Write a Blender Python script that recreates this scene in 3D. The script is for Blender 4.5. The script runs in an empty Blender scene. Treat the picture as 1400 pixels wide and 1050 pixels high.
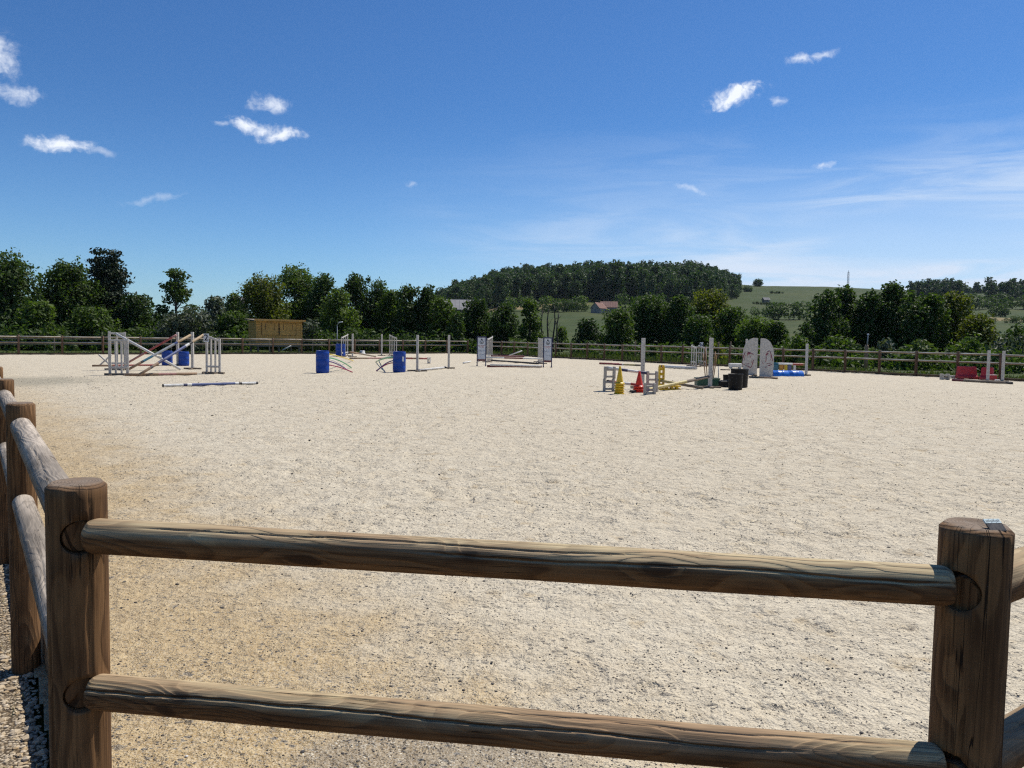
import bpy, bmesh, math, random
import numpy as np
from mathutils import Vector, Matrix

random.seed(7)
RNG = np.random.default_rng(11)
SC = bpy.context.scene
COL = SC.collection

# ------------------------------------------------------------------ camera
F_PX = 1060.0            # focal length in pixels of the 1400 px wide photograph
EYE = 1.55
PITCH = math.atan(64.0 / F_PX)
ROLL = 0.016
cam_d = bpy.data.cameras.new("camera")
cam_d.sensor_width = 36.0
cam_d.lens = 36.0 * F_PX / 1400.0
cam_d.clip_start = 0.05
cam_d.clip_end = 20000.0
cam = bpy.data.objects.new("camera", cam_d)
COL.objects.link(cam)
R_CAM = (Matrix.Rotation(math.pi / 2 - PITCH, 3, 'X') @ Matrix.Rotation(ROLL, 3, 'Z'))
cam.matrix_world = Matrix.Translation((0, 0, EYE)) @ R_CAM.to_4x4()
SC.camera = cam

# ------------------------------------------------------------------ light
SUN_AZ = math.radians(46.0)     # to the right of straight ahead
SUN_EL = math.radians(57.0)
SUN_DIR = Vector((math.sin(SUN_AZ) * math.cos(SUN_EL), math.cos(SUN_AZ) * math.cos(SUN_EL), math.sin(SUN_EL)))
sun_d = bpy.data.lights.new("sun", 'SUN')
sun_d.energy = 4.2
sun_d.angle = math.radians(0.53)
sun_d.color = (1.0, 0.95, 0.865)
sun = bpy.data.objects.new("sun", sun_d)
sun.rotation_euler = SUN_DIR.to_track_quat('Z', 'Y').to_euler()
COL.objects.link(sun)
SKY_STRENGTH = 0.121
SC.view_settings.view_transform = 'Standard'
SC.view_settings.look = 'None'
SC.view_settings.gamma = 1.0
SC.view_settings.use_curve_mapping = False
SC.view_settings.exposure = 0.30
SC.cycles.use_denoising = False
SC.cycles.pixel_filter_type = 'BLACKMAN_HARRIS'
SC.cycles.filter_width = 1.25
SC.cycles.max_bounces = 6
SC.cycles.transparent_max_bounces = 8
SC.cycles.volume_bounces = 0


def ray(px, py):
    v = Vector(((px - 700.0) / F_PX, -(py - 525.0) / F_PX, -1.0))
    return (R_CAM @ v).normalized()


def G(px, py, z=0.0):
    """the point of the level z seen at a place of the photograph"""
    r = ray(px, py)
    t = (z - EYE) / r.z
    return Vector((r.x * t, r.y * t, z))


def AT(px, py, d):
    r = ray(px, py)
    t = d / r.y
    return Vector((r.x * t, d, EYE + r.z * t))


# ------------------------------------------------------------------ nodes
class NT:
    def __init__(self, tree):
        self.t = tree

    def n(self, kind, ins=None, **props):
        nd = self.t.nodes.new(kind)
        for k, v in props.items():
            setattr(nd, k, v)
        if ins:
            for k, v in ins.items():
                s = nd.inputs[k]
                if isinstance(v, bpy.types.NodeSocket):
                    self.t.links.new(v, s)
                else:
                    s.default_value = v
        return nd

    def math(self, op, a, b=0.0, c=None, clamp=False):
        ins = {0: a, 1: b}
        if c is not None:
            ins[2] = c
        return self.n('ShaderNodeMath', ins, operation=op, use_clamp=clamp).outputs[0]

    def vmath(self, op, a, b=(0, 0, 0)):
        nd = self.n('ShaderNodeVectorMath', {0: a, 1: b}, operation=op)
        return nd.outputs['Value'] if op in ('DOT_PRODUCT', 'LENGTH', 'DISTANCE') else nd.outputs[0]

    def noise(self, vec, scale, detail=3.0, rough=0.55, dist=0.0):
        return self.n('ShaderNodeTexNoise', {'Vector': vec, 'Scale': scale, 'Detail': detail, 'Roughness': rough, 'Distortion': dist}).outputs['Fac']

    def ramp(self, fac, lo, hi, a=0.0, b=1.0):
        nd = self.n('ShaderNodeMapRange', {'Value': fac, 'From Min': lo, 'From Max': hi, 'To Min': a, 'To Max': b}, interpolation_type='SMOOTHSTEP')
        return nd.outputs[0]

    def mix(self, fac, a, b, mode='MIX'):
        nd = self.n('ShaderNodeMix', None, data_type='RGBA', blend_type=mode)
        for k, v in ((0, fac), (6, a), (7, b)):
            s = nd.inputs[k]
            if isinstance(v, bpy.types.NodeSocket):
                self.t.links.new(v, s)
            else:
                s.default_value = v if k == 0 or len(v) == 4 else (*v, 1.0)
        return nd.outputs[2]

    def scale(self, vec, sc):
        return self.vmath('MULTIPLY', vec, sc)

    def bump(self, h, strength=0.5, dist=0.01, normal=None):
        ins = {'Height': h, 'Strength': strength, 'Distance': dist}
        if normal is not None:
            ins['Normal'] = normal
        return self.n('ShaderNodeBump', ins).outputs[0]


def new_mat(name):
    m = bpy.data.materials.new(name)
    m.use_nodes = True
    m.node_tree.nodes.clear()
    return m, NT(m.node_tree)


def finish(t, col, rough, normal=None, **extra):
    ins = {'Base Color': col if isinstance(col, bpy.types.NodeSocket) else (*col, 1.0), 'Roughness': rough}
    if normal is not None:
        ins['Normal'] = normal
    for k, v in extra.items():
        ins[k.replace('_', ' ')] = v
    b = t.n('ShaderNodeBsdfPrincipled', ins)
    o = t.n('ShaderNodeOutputMaterial', {'Surface': b.outputs[0]})
    return b


def paint(name, col, rough=0.55, wear=0.35, dirt=(0.30, 0.25, 0.18), scale=9.0, spec=0.4):
    """painted or plastic surface with blotches, dust and scratches"""
    m, t = new_mat(name)
    co = t.n('ShaderNodeTexCoord').outputs['Object']
    n1 = t.noise(co, scale, 5.0, 0.65)
    n2 = t.noise(t.scale(co, (1, 1, 0.25)), scale * 6, 4.0, 0.7)
    rnd = t.n('ShaderNodeObjectInfo').outputs['Random']
    dark = tuple(c * 0.72 for c in col)
    c = t.mix(t.ramp(n1, 0.35, 0.7), col, dark)
    c = t.mix(t.math('MULTIPLY', t.ramp(n2, 0.52, 0.75), wear), c, dirt)
    c = t.mix(t.math('MULTIPLY', rnd, 0.18 * min(1.0, wear * 3)), c, dirt)
    r = t.ramp(n2, 0.3, 0.8, rough - 0.08, rough + 0.15)
    finish(t, c, r, t.bump(n2, 0.25, 0.002), Specular_IOR_Level=spec)
    return m


# ------------------------------------------------------------------ world: sky with small clouds
def build_world():
    w = bpy.data.worlds.new("World")
    SC.world = w
    w.use_nodes = True
    t = NT(w.node_tree)
    w.node_tree.nodes.clear()
    sky = t.n('ShaderNodeTexSky', sky_type='NISHITA', sun_disc=False, sun_elevation=SUN_EL,
              sun_rotation=SUN_AZ, altitude=200.0, air_density=1.0, dust_density=0.25, ozone_density=4.0)
    d = t.n('ShaderNodeTexCoord').outputs['Generated']
    d = t.vmath('NORMALIZE', d)
    wn = t.n('ShaderNodeTexNoise', {'Vector': d, 'Scale': 34.0, 'Detail': 3.0, 'Roughness': 0.55}).outputs['Color']
    dw = t.vmath('ADD', d, t.scale(t.vmath('SUBTRACT', wn, (0.5, 0.5, 0.5)), (0.02, 0.02, 0.02)))
    fb = t.noise(dw, 62.0, 7.0, 0.62)
    fine = t.noise(t.scale(dw, (1.0, 1.0, 1.7)), 150.0, 4.0, 0.6)
    fb = t.math('ADD', t.math('MULTIPLY', fb, 0.75), t.math('MULTIPLY', fine, 0.25))
    # px, py, half width, half height, tilt (deg, + = right end up), density
    clouds = [
        (-12, 70, 60, 34, -55, 0.9), (18, 126, 52, 17, -10, 0.75),
        (84, 198, 50, 15, -8, 1.2), (140, 208, 26, 7, -6, 0.42),
        (372, 143, 34, 14, -8, 0.85), (338, 171, 36, 13, -24, 1.2), (360, 180, 34, 13, -10, 1.1), (386, 185, 46, 11, 4, 1.1), (302, 166, 18, 6, 0, 0.5),
        (1006, 130, 46, 16, 20, 1.45), (1065, 136, 13, 8, 10, 0.65),
        (1092, 82, 30, 11, 5, 0.95), (1125, 75, 24, 8, 22, 0.85),
        (1127, 225, 16, 6, 12, 0.75), (563, 254, 12, 5, -5, 0.35), (212, 272, 48, 7, 10, 0.32), (945, 258, 34, 5, -18, 0.4),
    ]
    total = None
    for px, py, hw, hh, tilt, dens in clouds:
        c = ray(px, py)
        ca, sa = math.cos(math.radians(tilt)), math.sin(math.radians(tilt))
        e = 8.0
        rx = (ray(px + e * ca, py - e * sa) - c) / e
        uy = (ray(px - e * sa, py - e * ca) - c) / e
        g11, g12, g22 = rx.dot(rx), rx.dot(uy), uy.dot(uy)
        det = g11 * g22 - g12 * g12
        rx, uy = (rx * g22 - uy * g12) / det / hw, (uy * g11 - rx * g12) / det / hh
        off = t.vmath('SUBTRACT', dw, tuple(c))
        a = t.vmath('DOT_PRODUCT', off, tuple(rx))
        b = t.vmath('DOT_PRODUCT', off, tuple(uy))
        rr = t.math('SQRT', t.math('ADD', t.math('MULTIPLY', a, a), t.math('MULTIPLY', b, b)))
        m = t.math('ADD', t.math('SUBTRACT', 1.0, rr), t.math('MULTIPLY', t.math('SUBTRACT', fb, 0.53), 2.9))
        m = t.math('MULTIPLY', t.ramp(m, -0.15, 1.30), t.ramp(rr, 1.35, 0.75))
        m = t.math('MULTIPLY', m, dens, clamp=True)
        total = m if total is None else t.math('MAXIMUM', total, m)
    # thin high cloud: streaks in azimuth / elevation
    sx = t.n('ShaderNodeSeparateXYZ', {0: d})
    az = t.math('ARCTAN2', sx.outputs[0], sx.outputs[1])
    el = t.math('ARCSINE', sx.outputs[2])
    st = t.n('ShaderNodeCombineXYZ', {0: t.math('MULTIPLY', az, 4.5), 1: t.math('MULTIPLY', el, 34.0), 2: 0.0}).outputs[0]
    s1 = t.noise(st, 1.0, 7.0, 0.6, 0.9)
    s2 = t.noise(t.scale(st, (0.5, 0.35, 1)), 1.0, 2.0, 0.5, 0.3)
    streak = t.math('MULTIPLY', t.ramp(s1, 0.34, 0.72), t.ramp(s2, 0.28, 0.62))
    low = t.math('MULTIPLY', t.ramp(az, -0.22, 0.46), t.ramp(el, 0.28, 0.10))
    cir = t.math('MULTIPLY', t.math('MULTIPLY', streak, low), 1.15)
    veil = t.math('MULTIPLY', t.math('MULTIPLY', t.ramp(el, 0.26, 0.04), t.ramp(az, -0.30, 0.50)), 0.55)
    cir = t.math('ADD', cir, veil, clamp=True)
    hs = t.n('ShaderNodeHueSaturation', {'Color': sky.outputs[0], 'Saturation': 1.05, 'Value': 1.0}).outputs[0]
    hs = t.mix(1.0, hs, t.mix(t.ramp(el, 0.02, 0.30), (0.465, 0.63, 0.79), (0.305, 0.49, 0.68)), 'MULTIPLY')
    bg = t.n('ShaderNodeBackground', {'Color': hs, 'Strength': SKY_STRENGTH})
    bc = t.n('ShaderNodeBackground', {'Color': (0.66, 0.77, 0.93, 1), 'Strength': 0.84})
    bp = t.n('ShaderNodeBackground', {'Color': (0.86, 0.91, 1.0, 1), 'Strength': 0.88})
    m1 = t.n('ShaderNodeMixShader', {0: cir, 1: bg.outputs[0], 2: bc.outputs[0]})
    m2 = t.n('ShaderNodeMixShader', {0: total, 1: m1.outputs[0], 2: bp.outputs[0]})
    t.n('ShaderNodeOutputWorld', {'Surface': m2.outputs[0]})


build_world()


# ------------------------------------------------------------------ objects and meshes
def link(o, parent=None):
    COL.objects.link(o)
    if parent is not None:
        o.parent = parent
    return o


def tag(o, label=None, cat=None, group=None, kind=None):
    if label:
        o['label'] = label
    if cat:
        o['category'] = cat
    if group:
        o['group'] = group
    if kind:
        o['kind'] = kind
    return o


def thing(name, loc, label, cat, group=None, rz=0.0):
    o = bpy.data.objects.new(name, None)
    o.empty_display_size = 0.2
    o.location = loc
    o.rotation_euler = (0, 0, rz)
    link(o)
    return tag(o, label, cat, group)


def put(name, mesh, parent=None, loc=(0, 0, 0), rot=None):
    o = bpy.data.objects.new(name, mesh)
    o.location = loc
    if rot is not None:
        o.rotation_euler = rot
    return link(o, parent)


def np_mesh(name, verts, faces, mats, smooth=False, midx=None):
    verts = np.asarray(verts, dtype=np.float32)
    faces = np.asarray(faces, dtype=np.int32)
    k = faces.shape[1]
    me = bpy.data.meshes.new(name)
    me.vertices.add(len(verts))
    me.vertices.foreach_set('co', verts.ravel())
    me.loops.add(faces.size)
    me.loops.foreach_set('vertex_index', faces.ravel())
    me.polygons.add(len(faces))
    me.polygons.foreach_set('loop_start', np.arange(0, faces.size, k, dtype=np.int32))
    me.polygons.foreach_set('loop_total', np.full(len(faces), k, dtype=np.int32))
    for m in (mats if isinstance(mats, (list, tuple)) else [mats]):
        me.materials.append(m)
    if midx is not None:
        me.polygons.foreach_set('material_index', np.asarray(midx, dtype=np.int32))
    me.update(calc_edges=True)
    me.polygons.foreach_set('use_smooth', np.full(len(faces), bool(smooth)))
    return me


class MB:
    """collects boxes, tubes, lathes and prisms into one mesh"""

    def __init__(self):
        self.v, self.f, self.m, self.s = [], [], [], []

    def add(self, vs, fs, mi=0, smooth=False):
        o = len(self.v)
        self.v += [tuple(p) for p in vs]
        for f in fs:
            self.f.append([i + o for i in f])
            self.m.append(mi)
            self.s.append(smooth)
        return self

    def box(self, c, s, mi=0, M=None, bev=0.0):
        c = Vector(c)
        hx, hy, hz = s[0] / 2, s[1] / 2, s[2] / 2
        if bev <= 0:
            vs = [Vector((x, y, z)) for z in (-hz, hz) for y in (-hy, hy) for x in (-hx, hx)]
            fs = [(0, 2, 3, 1), (4, 5, 7, 6), (0, 1, 5, 4), (2, 6, 7, 3), (0, 4, 6, 2), (1, 3, 7, 5)]
        else:
            b = min(bev, hx * .9, hy * .9, hz * .9)
            bm = bmesh.new()
            bmesh.ops.create_cube(bm, size=1.0)
            for q in bm.verts:
                q.co = Vector((q.co.x * 2 * hx, q.co.y * 2 * hy, q.co.z * 2 * hz))
            bmesh.ops.bevel(bm, geom=bm.edges[:], offset=b, segments=1, affect='EDGES', profile=0.5)
            bm.verts.ensure_lookup_table()
            bm.verts.index_update()
            vs = [q.co.copy() for q in bm.verts]
            fs = [[q.index for q in f.verts] for f in bm.faces]
            bm.free()
        if M is not None:
            vs = [M @ p for p in vs]
        return self.add([p + c for p in vs], fs, mi)

    def tube(self, path, r, n=10, mi=0, caps=True, smooth=True, mids=None):
        P = [Vector(p) for p in path]
        R = r if isinstance(r, (list, tuple)) else [r] * len(P)
        vs, fs = [], []
        up = None
        for i, p in enumerate(P):
            a = P[max(i - 1, 0)]
            b = P[min(i + 1, len(P) - 1)]
            tdir = (b - a).normalized()
            if up is None:
                up = tdir.orthogonal().normalized()
            x = (up - tdir * up.dot(tdir)).normalized()
            up = x
            y = tdir.cross(x)
            for k in range(n):
                an = 2 * math.pi * k / n
                vs.append(p + (x * math.cos(an) + y * math.sin(an)) * R[i])
        base = len(self.v)
        for i in range(len(P) - 1):
            ff = []
            for k in range(n):
                ff.append((i * n + k, i * n + (k + 1) % n, (i + 1) * n + (k + 1) % n, (i + 1) * n + k))
            fs.append(ff)
        self.v += [tuple(p) for p in vs]
        for i, ff in enumerate(fs):
            mm = mids[i] if mids else mi
            for f in ff:
                self.f.append([q + base for q in f])
                self.m.append(mm)
                self.s.append(smooth)
        if caps:
            self.f.append([base + k for k in range(n)][::-1])
            self.m.append(mids[0] if mids else mi)
            self.s.append(False)
            self.f.append([base + (len(P) - 1) * n + k for k in range(n)])
            self.m.append(mids[-1] if mids else mi)
            self.s.append(False)
        return self

    def lathe(self, prof, n=24, mi=0, c=(0, 0, 0), a0=0.0, a1=2 * math.pi, smooth=True, axis='Z'):
        c = Vector(c)
        full = abs(a1 - a0 - 2 * math.pi) < 1e-6
        cols = n if full else n + 1
        vs, fs = [], []
        for r, z in prof:
            for k in range(cols):
                an = a0 + (a1 - a0) * k / n
                p = Vector((r * math.cos(an), r * math.sin(an), z))
                if axis == 'X':
                    p = Vector((p.z, p.x, p.y))
                vs.append(p + c)
        for i in range(len(prof) - 1):
            for k in range(n):
                k2 = (k + 1) % cols
                fs.append((i * cols + k, i * cols + k2, (i + 1) * cols + k2, (i + 1) * cols + k))
        return self.add(vs, fs, mi, smooth)

    def prism(self, outline, depth, mi=0, M=None, c=(0, 0, 0)):
        """outline in local x,z; extruded along +y by depth"""
        c = Vector(c)
        n = len(outline)
        vs = [Vector((x, 0, z)) for x, z in outline] + [Vector((x, depth, z)) for x, z in outline]
        if M is not None:
            vs = [M @ p for p in vs]
        fs = [list(range(n)), list(range(2 * n - 1, n - 1, -1))]
        for k in range(n):
            k2 = (k + 1) % n
            fs.append((k2, k, n + k, n + k2))
        return self.add([p + c for p in vs], fs, mi)

    def mesh(self, name, mats):
        me = bpy.data.meshes.new(name)
        me.from_pydata(self.v, [], self.f)
        for m in (mats if isinstance(mats, (list, tuple)) else [mats]):
            me.materials.append(m)
        me.polygons.foreach_set('material_index', self.m)
        me.polygons.foreach_set('use_smooth', self.s)
        me.update()
        bm = bmesh.new()
        bm.from_mesh(me)
        bmesh.ops.recalc_face_normals(bm, faces=bm.faces[:])
        bm.to_mesh(me)
        bm.free()
        return me

    def build(self, name, mats, parent=None, loc=(0, 0, 0), rot=None):
        return put(name, self.mesh(name, mats), parent, loc, rot)


# ------------------------------------------------------------------ numpy gradient noise
def _hash(ix, iy, seed):
    h = (ix.astype(np.int64) * 374761393 + iy.astype(np.int64) * 668265263 + seed * 974634777) & 0xffffffff
    h = ((h ^ (h >> 13)) * 1274126177) & 0xffffffff
    h = (h ^ (h >> 16)) & 0xffffffff
    return h.astype(np.float64) / 4294967295.0 * 2 * math.pi


def perlin(x, y, seed=0):
    x0, y0 = np.floor(x), np.floor(y)
    fx, fy = x - x0, y - y0
    u = fx * fx * fx * (fx * (fx * 6 - 15) + 10)
    v = fy * fy * fy * (fy * (fy * 6 - 15) + 10)

    def g(dx, dy):
        a = _hash(x0 + dx, y0 + dy, seed)
        return np.cos(a) * (fx - dx) + np.sin(a) * (fy - dy)
    a, b, c, d = g(0, 0), g(1, 0), g(0, 1), g(1, 1)
    return ((a + (b - a) * u) * (1 - v) + (c + (d - c) * u) * v) * 1.5


def sstep(a, b, x):
    t = np.clip((x - a) / (b - a), 0, 1)
    return t * t * (3 - 2 * t)

# ------------------------------------------------------------------ lay of the land
U = Vector((-0.575, 0.82, 0)).normalized()      # along the left side of the arena
V = Vector((0.82, 0.575, 0)).normalized()       # across it
POST_A = Vector((-0.950, 1.68, 0))
POST_B = Vector((0.8625, 1.416, 0))
V0 = POST_A.dot(V)
U0 = POST_B.dot(U)
CORNER_1 = U * 55.8 + V * V0
CORNER_2 = U * 60.4 + V * 37.3
CORNER_3 = U * U0 + V * 37.3
RIDGE_X = np.array([-3000, -1500, -200, 300, 560, 600, 640, 690, 800, 950, 1010, 1120, 1240, 1400, 1700, 2600, 4000], float)
RIDGE_E = np.array([8, 10, 12, 16, 27, 39, 53, 70, 78, 78, 74, 70, 63, 58, 52, 30, 20], float)


def terrain(X, Y):
    X = np.asarray(X, float)
    Y = np.asarray(Y, float)
    th = np.clip(np.arctan2(X, Y), -1.2, 1.2)
    xc = 700 + F_PX * np.tan(th)
    e = np.interp(xc, RIDGE_X, RIDGE_E)
    d = np.hypot(X, Y)
    zr = e / F_PX * 800 + EYE
    t = np.clip((d - 90) / 710, 0, 1.12)
    s = np.where(t < 1, t ** 1.5, 1 - (t - 1) * 0.3)
    z = zr * s
    z = z + sstep(140, 400, d) * 1.0 * perlin(X / 70, Y / 70, 3) + sstep(850, 2200, d) * -18
    return z - 0.06 + sstep(70, 160, d) * 0.25 * perlin(X / 9, Y / 9, 5)


def tz(x, y):
    return float(terrain(np.array([x]), np.array([y]))[0])


# ------------------------------------------------------------------ setting materials
def mat_sand():
    m, t = new_mat("riding_sand")
    P = t.n('ShaderNodeTexCoord').outputs['Object']
    v = t.math('SUBTRACT', t.vmath('DOT_PRODUCT', P, tuple(V)), V0)
    u = t.vmath('DOT_PRODUCT', P, tuple(U))
    big = t.noise(P, 0.55, 4.0, 0.6)
    mid = t.noise(P, 2.6, 4.0, 0.6)
    fin = t.noise(P, 22.0, 4.0, 0.65)
    grit = t.noise(P, 150.0, 2.0, 0.6)
    pale = t.mix(t.ramp(mid, 0.35, 0.68), (0.59, 0.518, 0.385), (0.515, 0.44, 0.315))
    pale = t.mix(t.ramp(t.noise(P, 0.13, 3.0, 0.5), 0.42, 0.64), pale, (0.55, 0.475, 0.345))
    # damp yellow sand along the fence that is not ridden on
    e1 = t.math('ADD', v, t.math('MULTIPLY', t.math('SUBTRACT', mid, 0.5), 2.6))
    e1 = t.math('ADD', e1, t.math('MULTIPLY', t.math('SUBTRACT', big, 0.5), 1.8))
    e1 = t.math('ADD', e1, t.math('MULTIPLY', u, 0.02))
    tan = t.ramp(e1, 2.65, 0.8)
    tan = t.math('MULTIPLY', tan, t.ramp(u, 34.0, 7.0, 0.2, 1.0))
    spots = t.math('MULTIPLY', t.ramp(t.noise(P, 3.4, 3.0, 0.55), 0.60, 0.72), 0.55)
    tan = t.math('MAXIMUM', tan, spots)
    tanc = t.mix(t.ramp(fin, 0.36, 0.66), (0.345, 0.225, 0.085), (0.49, 0.352, 0.165))
    c = t.mix(tan, pale, tanc)
    # wet trampled hollow
    wc = G(600, 1032)
    q = t.vmath('SUBTRACT', P, tuple(wc))
    q = t.scale(q, (1.35, 2.6, 1.0))
    wet = t.math('ADD', t.vmath('LENGTH', q), t.math('MULTIPLY', t.math('SUBTRACT', mid, 0.5), 0.9))
    wet = t.ramp(wet, 0.85, 0.45)
    c = t.mix(t.math('MULTIPLY', wet, 0.75), c, (0.19, 0.135, 0.07))
    fl = t.n('ShaderNodeTexVoronoi', {'Vector': t.scale(P, (1, 1.6, 1)), 'Scale': 70.0, 'Randomness': 1.0}, feature='F1')
    flk = t.math('MULTIPLY', t.ramp(fl.outputs['Distance'], 0.36, 0.22), t.ramp(t.noise(P, 16.0, 2.0, 0.5), 0.47, 0.57))
    c = t.mix(t.math('MULTIPLY', flk, t.ramp(wet, 0.1, 0.7)), c, (0.72, 0.66, 0.52))
    # dark patch near the third post of the left fence
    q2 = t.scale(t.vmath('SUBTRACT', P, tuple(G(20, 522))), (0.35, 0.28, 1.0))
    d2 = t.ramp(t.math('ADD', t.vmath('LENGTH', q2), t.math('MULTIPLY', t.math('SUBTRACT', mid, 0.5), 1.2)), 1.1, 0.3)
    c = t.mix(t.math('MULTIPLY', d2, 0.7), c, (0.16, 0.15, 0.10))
    # damp turned-up clods, with clod shadows also put into the colour as dark noise
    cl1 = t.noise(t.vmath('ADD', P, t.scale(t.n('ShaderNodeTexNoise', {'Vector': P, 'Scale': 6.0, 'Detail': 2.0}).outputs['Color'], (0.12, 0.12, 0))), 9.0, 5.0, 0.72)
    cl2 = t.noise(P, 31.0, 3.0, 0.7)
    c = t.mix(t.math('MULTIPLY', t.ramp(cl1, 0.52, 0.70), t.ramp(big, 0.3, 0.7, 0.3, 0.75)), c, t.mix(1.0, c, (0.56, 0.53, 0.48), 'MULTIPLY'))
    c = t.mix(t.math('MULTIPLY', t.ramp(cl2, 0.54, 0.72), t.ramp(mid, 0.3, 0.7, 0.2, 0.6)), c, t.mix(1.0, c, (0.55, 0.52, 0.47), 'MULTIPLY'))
    for sc_, seed_, w_ in ((6.5, 3.0, 0.6), (13.0, 11.0, 0.55), (3.1, 23.0, 0.4)):
        off_ = t.vmath('ADD', P, (seed_, -seed_, 0.0))
        rn = t.noise(off_, sc_, 5.0, 0.68, 0.8)
        ln = t.ramp(t.math('ABSOLUTE', t.math('SUBTRACT', rn, 0.5)), 0.016, 0.004)
        ln = t.math('MULTIPLY', ln, t.ramp(t.noise(off_, sc_ * 0.6, 3.0, 0.6), 0.47, 0.60))
        c = t.mix(t.math('MULTIPLY', ln, w_), c, t.mix(1.0, c, (0.34, 0.31, 0.27), 'MULTIPLY'))
    cl3 = t.noise(P, 4.2, 5.0, 0.75)
    c = t.mix(t.math('MULTIPLY', t.ramp(cl3, 0.53, 0.72), 0.45), c, t.mix(1.0, c, (0.62, 0.57, 0.50), 'MULTIPLY'))
    # dark fibre and rubber bits in the sand
    dens = t.ramp(t.noise(P, 1.7, 4.0, 0.6), 0.25, 0.75)
    for sc, thr, w0 in ((110.0, 0.70, 1.0), (60.0, 0.74, 1.0), (32.0, 0.86, 0.95), (15.0, 0.955, 0.8)):
        wv = t.vmath('ADD', P, t.scale(t.n('ShaderNodeTexNoise', {'Vector': P, 'Scale': sc * 1.2, 'Detail': 1.0}).outputs['Color'], (0.6 / sc, 0.6 / sc, 0)))
        vo = t.n('ShaderNodeTexVoronoi', {'Vector': t.scale(wv, (0.75, 1.15, 1)), 'Scale': sc, 'Randomness': 1.0}, feature='F1')
        cs = t.n('ShaderNodeSeparateColor', {0: vo.outputs['Color']})
        pick = t.ramp(t.math('ADD', cs.outputs[0], t.math('MULTIPLY', t.math('SUBTRACT', dens, 0.5), 0.26)), thr, thr + 0.03)
        shape = t.ramp(vo.outputs['Distance'], 0.34, 0.27)
        tone = t.mix(t.ramp(cs.outputs[1], 0.35, 1.0), (0.022, 0.022, 0.027), (0.12, 0.09, 0.06))
        c = t.mix(t.math('MULTIPLY', t.math('MULTIPLY', pick, shape), w0), c, tone)
    c = t.mix(t.ramp(grit, 0.3, 0.75), c, t.mix(0.5, c, (0.72, 0.645, 0.51)))
    h = t.math('ADD', t.math('MULTIPLY', fin, 1.0), t.math('MULTIPLY', grit, 0.16))
    h = t.math('ADD', h, t.math('MULTIPLY', t.noise(P, 7.0, 5.0, 0.62), 2.2))
    nrm = t.bump(h, 0.9, 0.034)
    finish(t, c, t.ramp(wet, 0.0, 1.0, 0.92, 0.5), nrm, Specular_IOR_Level=0.25)
    return m


def mat_meadow():
    m, t = new_mat("meadow_grass")
    P = t.n('ShaderNodeTexCoord').outputs['Object']
    a = t.noise(P, 0.018, 4.0, 0.55)
    b = t.noise(P, 0.16, 5.0, 0.6)
    f = t.noise(P, 2.5, 4.0, 0.65)
    c = t.mix(t.ramp(a, 0.38, 0.64), (0.034, 0.060, 0.009), (0.058, 0.076, 0.016))
    c = t.mix(t.ramp(b, 0.42, 0.72), c, (0.027, 0.045, 0.008))
    c = t.mix(t.math('MULTIPLY', t.ramp(f, 0.4, 0.75), 0.5), c, (0.060, 0.062, 0.022))
    lines = t.noise(t.scale(P, (0.012, 0.14, 0.0)), 1.0, 3.0, 0.6)
    c = t.mix(t.math('MULTIPLY', t.ramp(lines, 0.5, 0.66), 0.45), c, (0.075, 0.070, 0.027))
    # a mown, dry strip below the wood
    for px, py, d, rx, ry in ((725, 418, 425, 34, 38), (1350, 432, 330, 40, 18), (640, 420, 430, 60, 25)):
        p0 = AT(px, py, d)
        q = t.scale(t.vmath('SUBTRACT', P, tuple(p0)), (1 / rx, 1 / ry, 0))
        k = t.ramp(t.math('ADD', t.vmath('LENGTH', q), t.math('MULTIPLY', t.math('SUBTRACT', b, 0.5), 0.8)), 1.1, 0.7)
        c = t.mix(t.math('MULTIPLY', k, 0.8), c, (0.24, 0.18, 0.085))
    finish(t, c, 0.9, t.bump(f, 0.6, 0.05), Specular_IOR_Level=0.15)
    return m


def mat_gravel():
    m, t = new_mat("gravel_bed")
    P = t.n('ShaderNodeTexCoord').outputs['Object']
    vo = t.n('ShaderNodeTexVoronoi', {'Vector': P, 'Scale': 75.0}, feature='F1')
    cs = t.n('ShaderNodeSeparateColor', {0: vo.outputs['Color']})
    c = t.mix(cs.outputs[0], (0.20, 0.145, 0.085), (0.50, 0.42, 0.31))
    c = t.mix(t.ramp(vo.outputs['Distance'], 0.30, 0.62), c, (0.09, 0.065, 0.04))
    finish(t, c, 0.9, t.bump(t.math('SUBTRACT', 1.0, vo.outputs['Distance']), 0.8, 0.01), Specular_IOR_Level=0.2)
    return m


def mat_stone():
    m, t = new_mat("pebble")
    g = t.n('ShaderNodeNewGeometry').outputs['Random Per Island']
    P = t.n('ShaderNodeTexCoord').outputs['Object']
    cr = t.n('ShaderNodeValToRGB', {0: g})
    el = cr.color_ramp.elements
    el[0].position, el[0].color = 0.0, (0.42, 0.29, 0.15, 1)
    el[1].position, el[1].color = 1.0, (0.64, 0.54, 0.40, 1)
    for pos, col in ((0.2, (0.46, 0.36, 0.23, 1)), (0.4, (0.54, 0.45, 0.32, 1)), (0.55, (0.36, 0.27, 0.17, 1)), (0.7, (0.50, 0.40, 0.27, 1)), (0.85, (0.46, 0.38, 0.28, 1))):
        e = el.new(pos)
        e.color = col
    c = t.mix(t.ramp(t.noise(P, 260.0, 3.0), 0.4, 0.8), cr.outputs[0], (0.26, 0.20, 0.13))
    finish(t, c, 0.75, None, Specular_IOR_Level=0.3)
    return m


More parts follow.
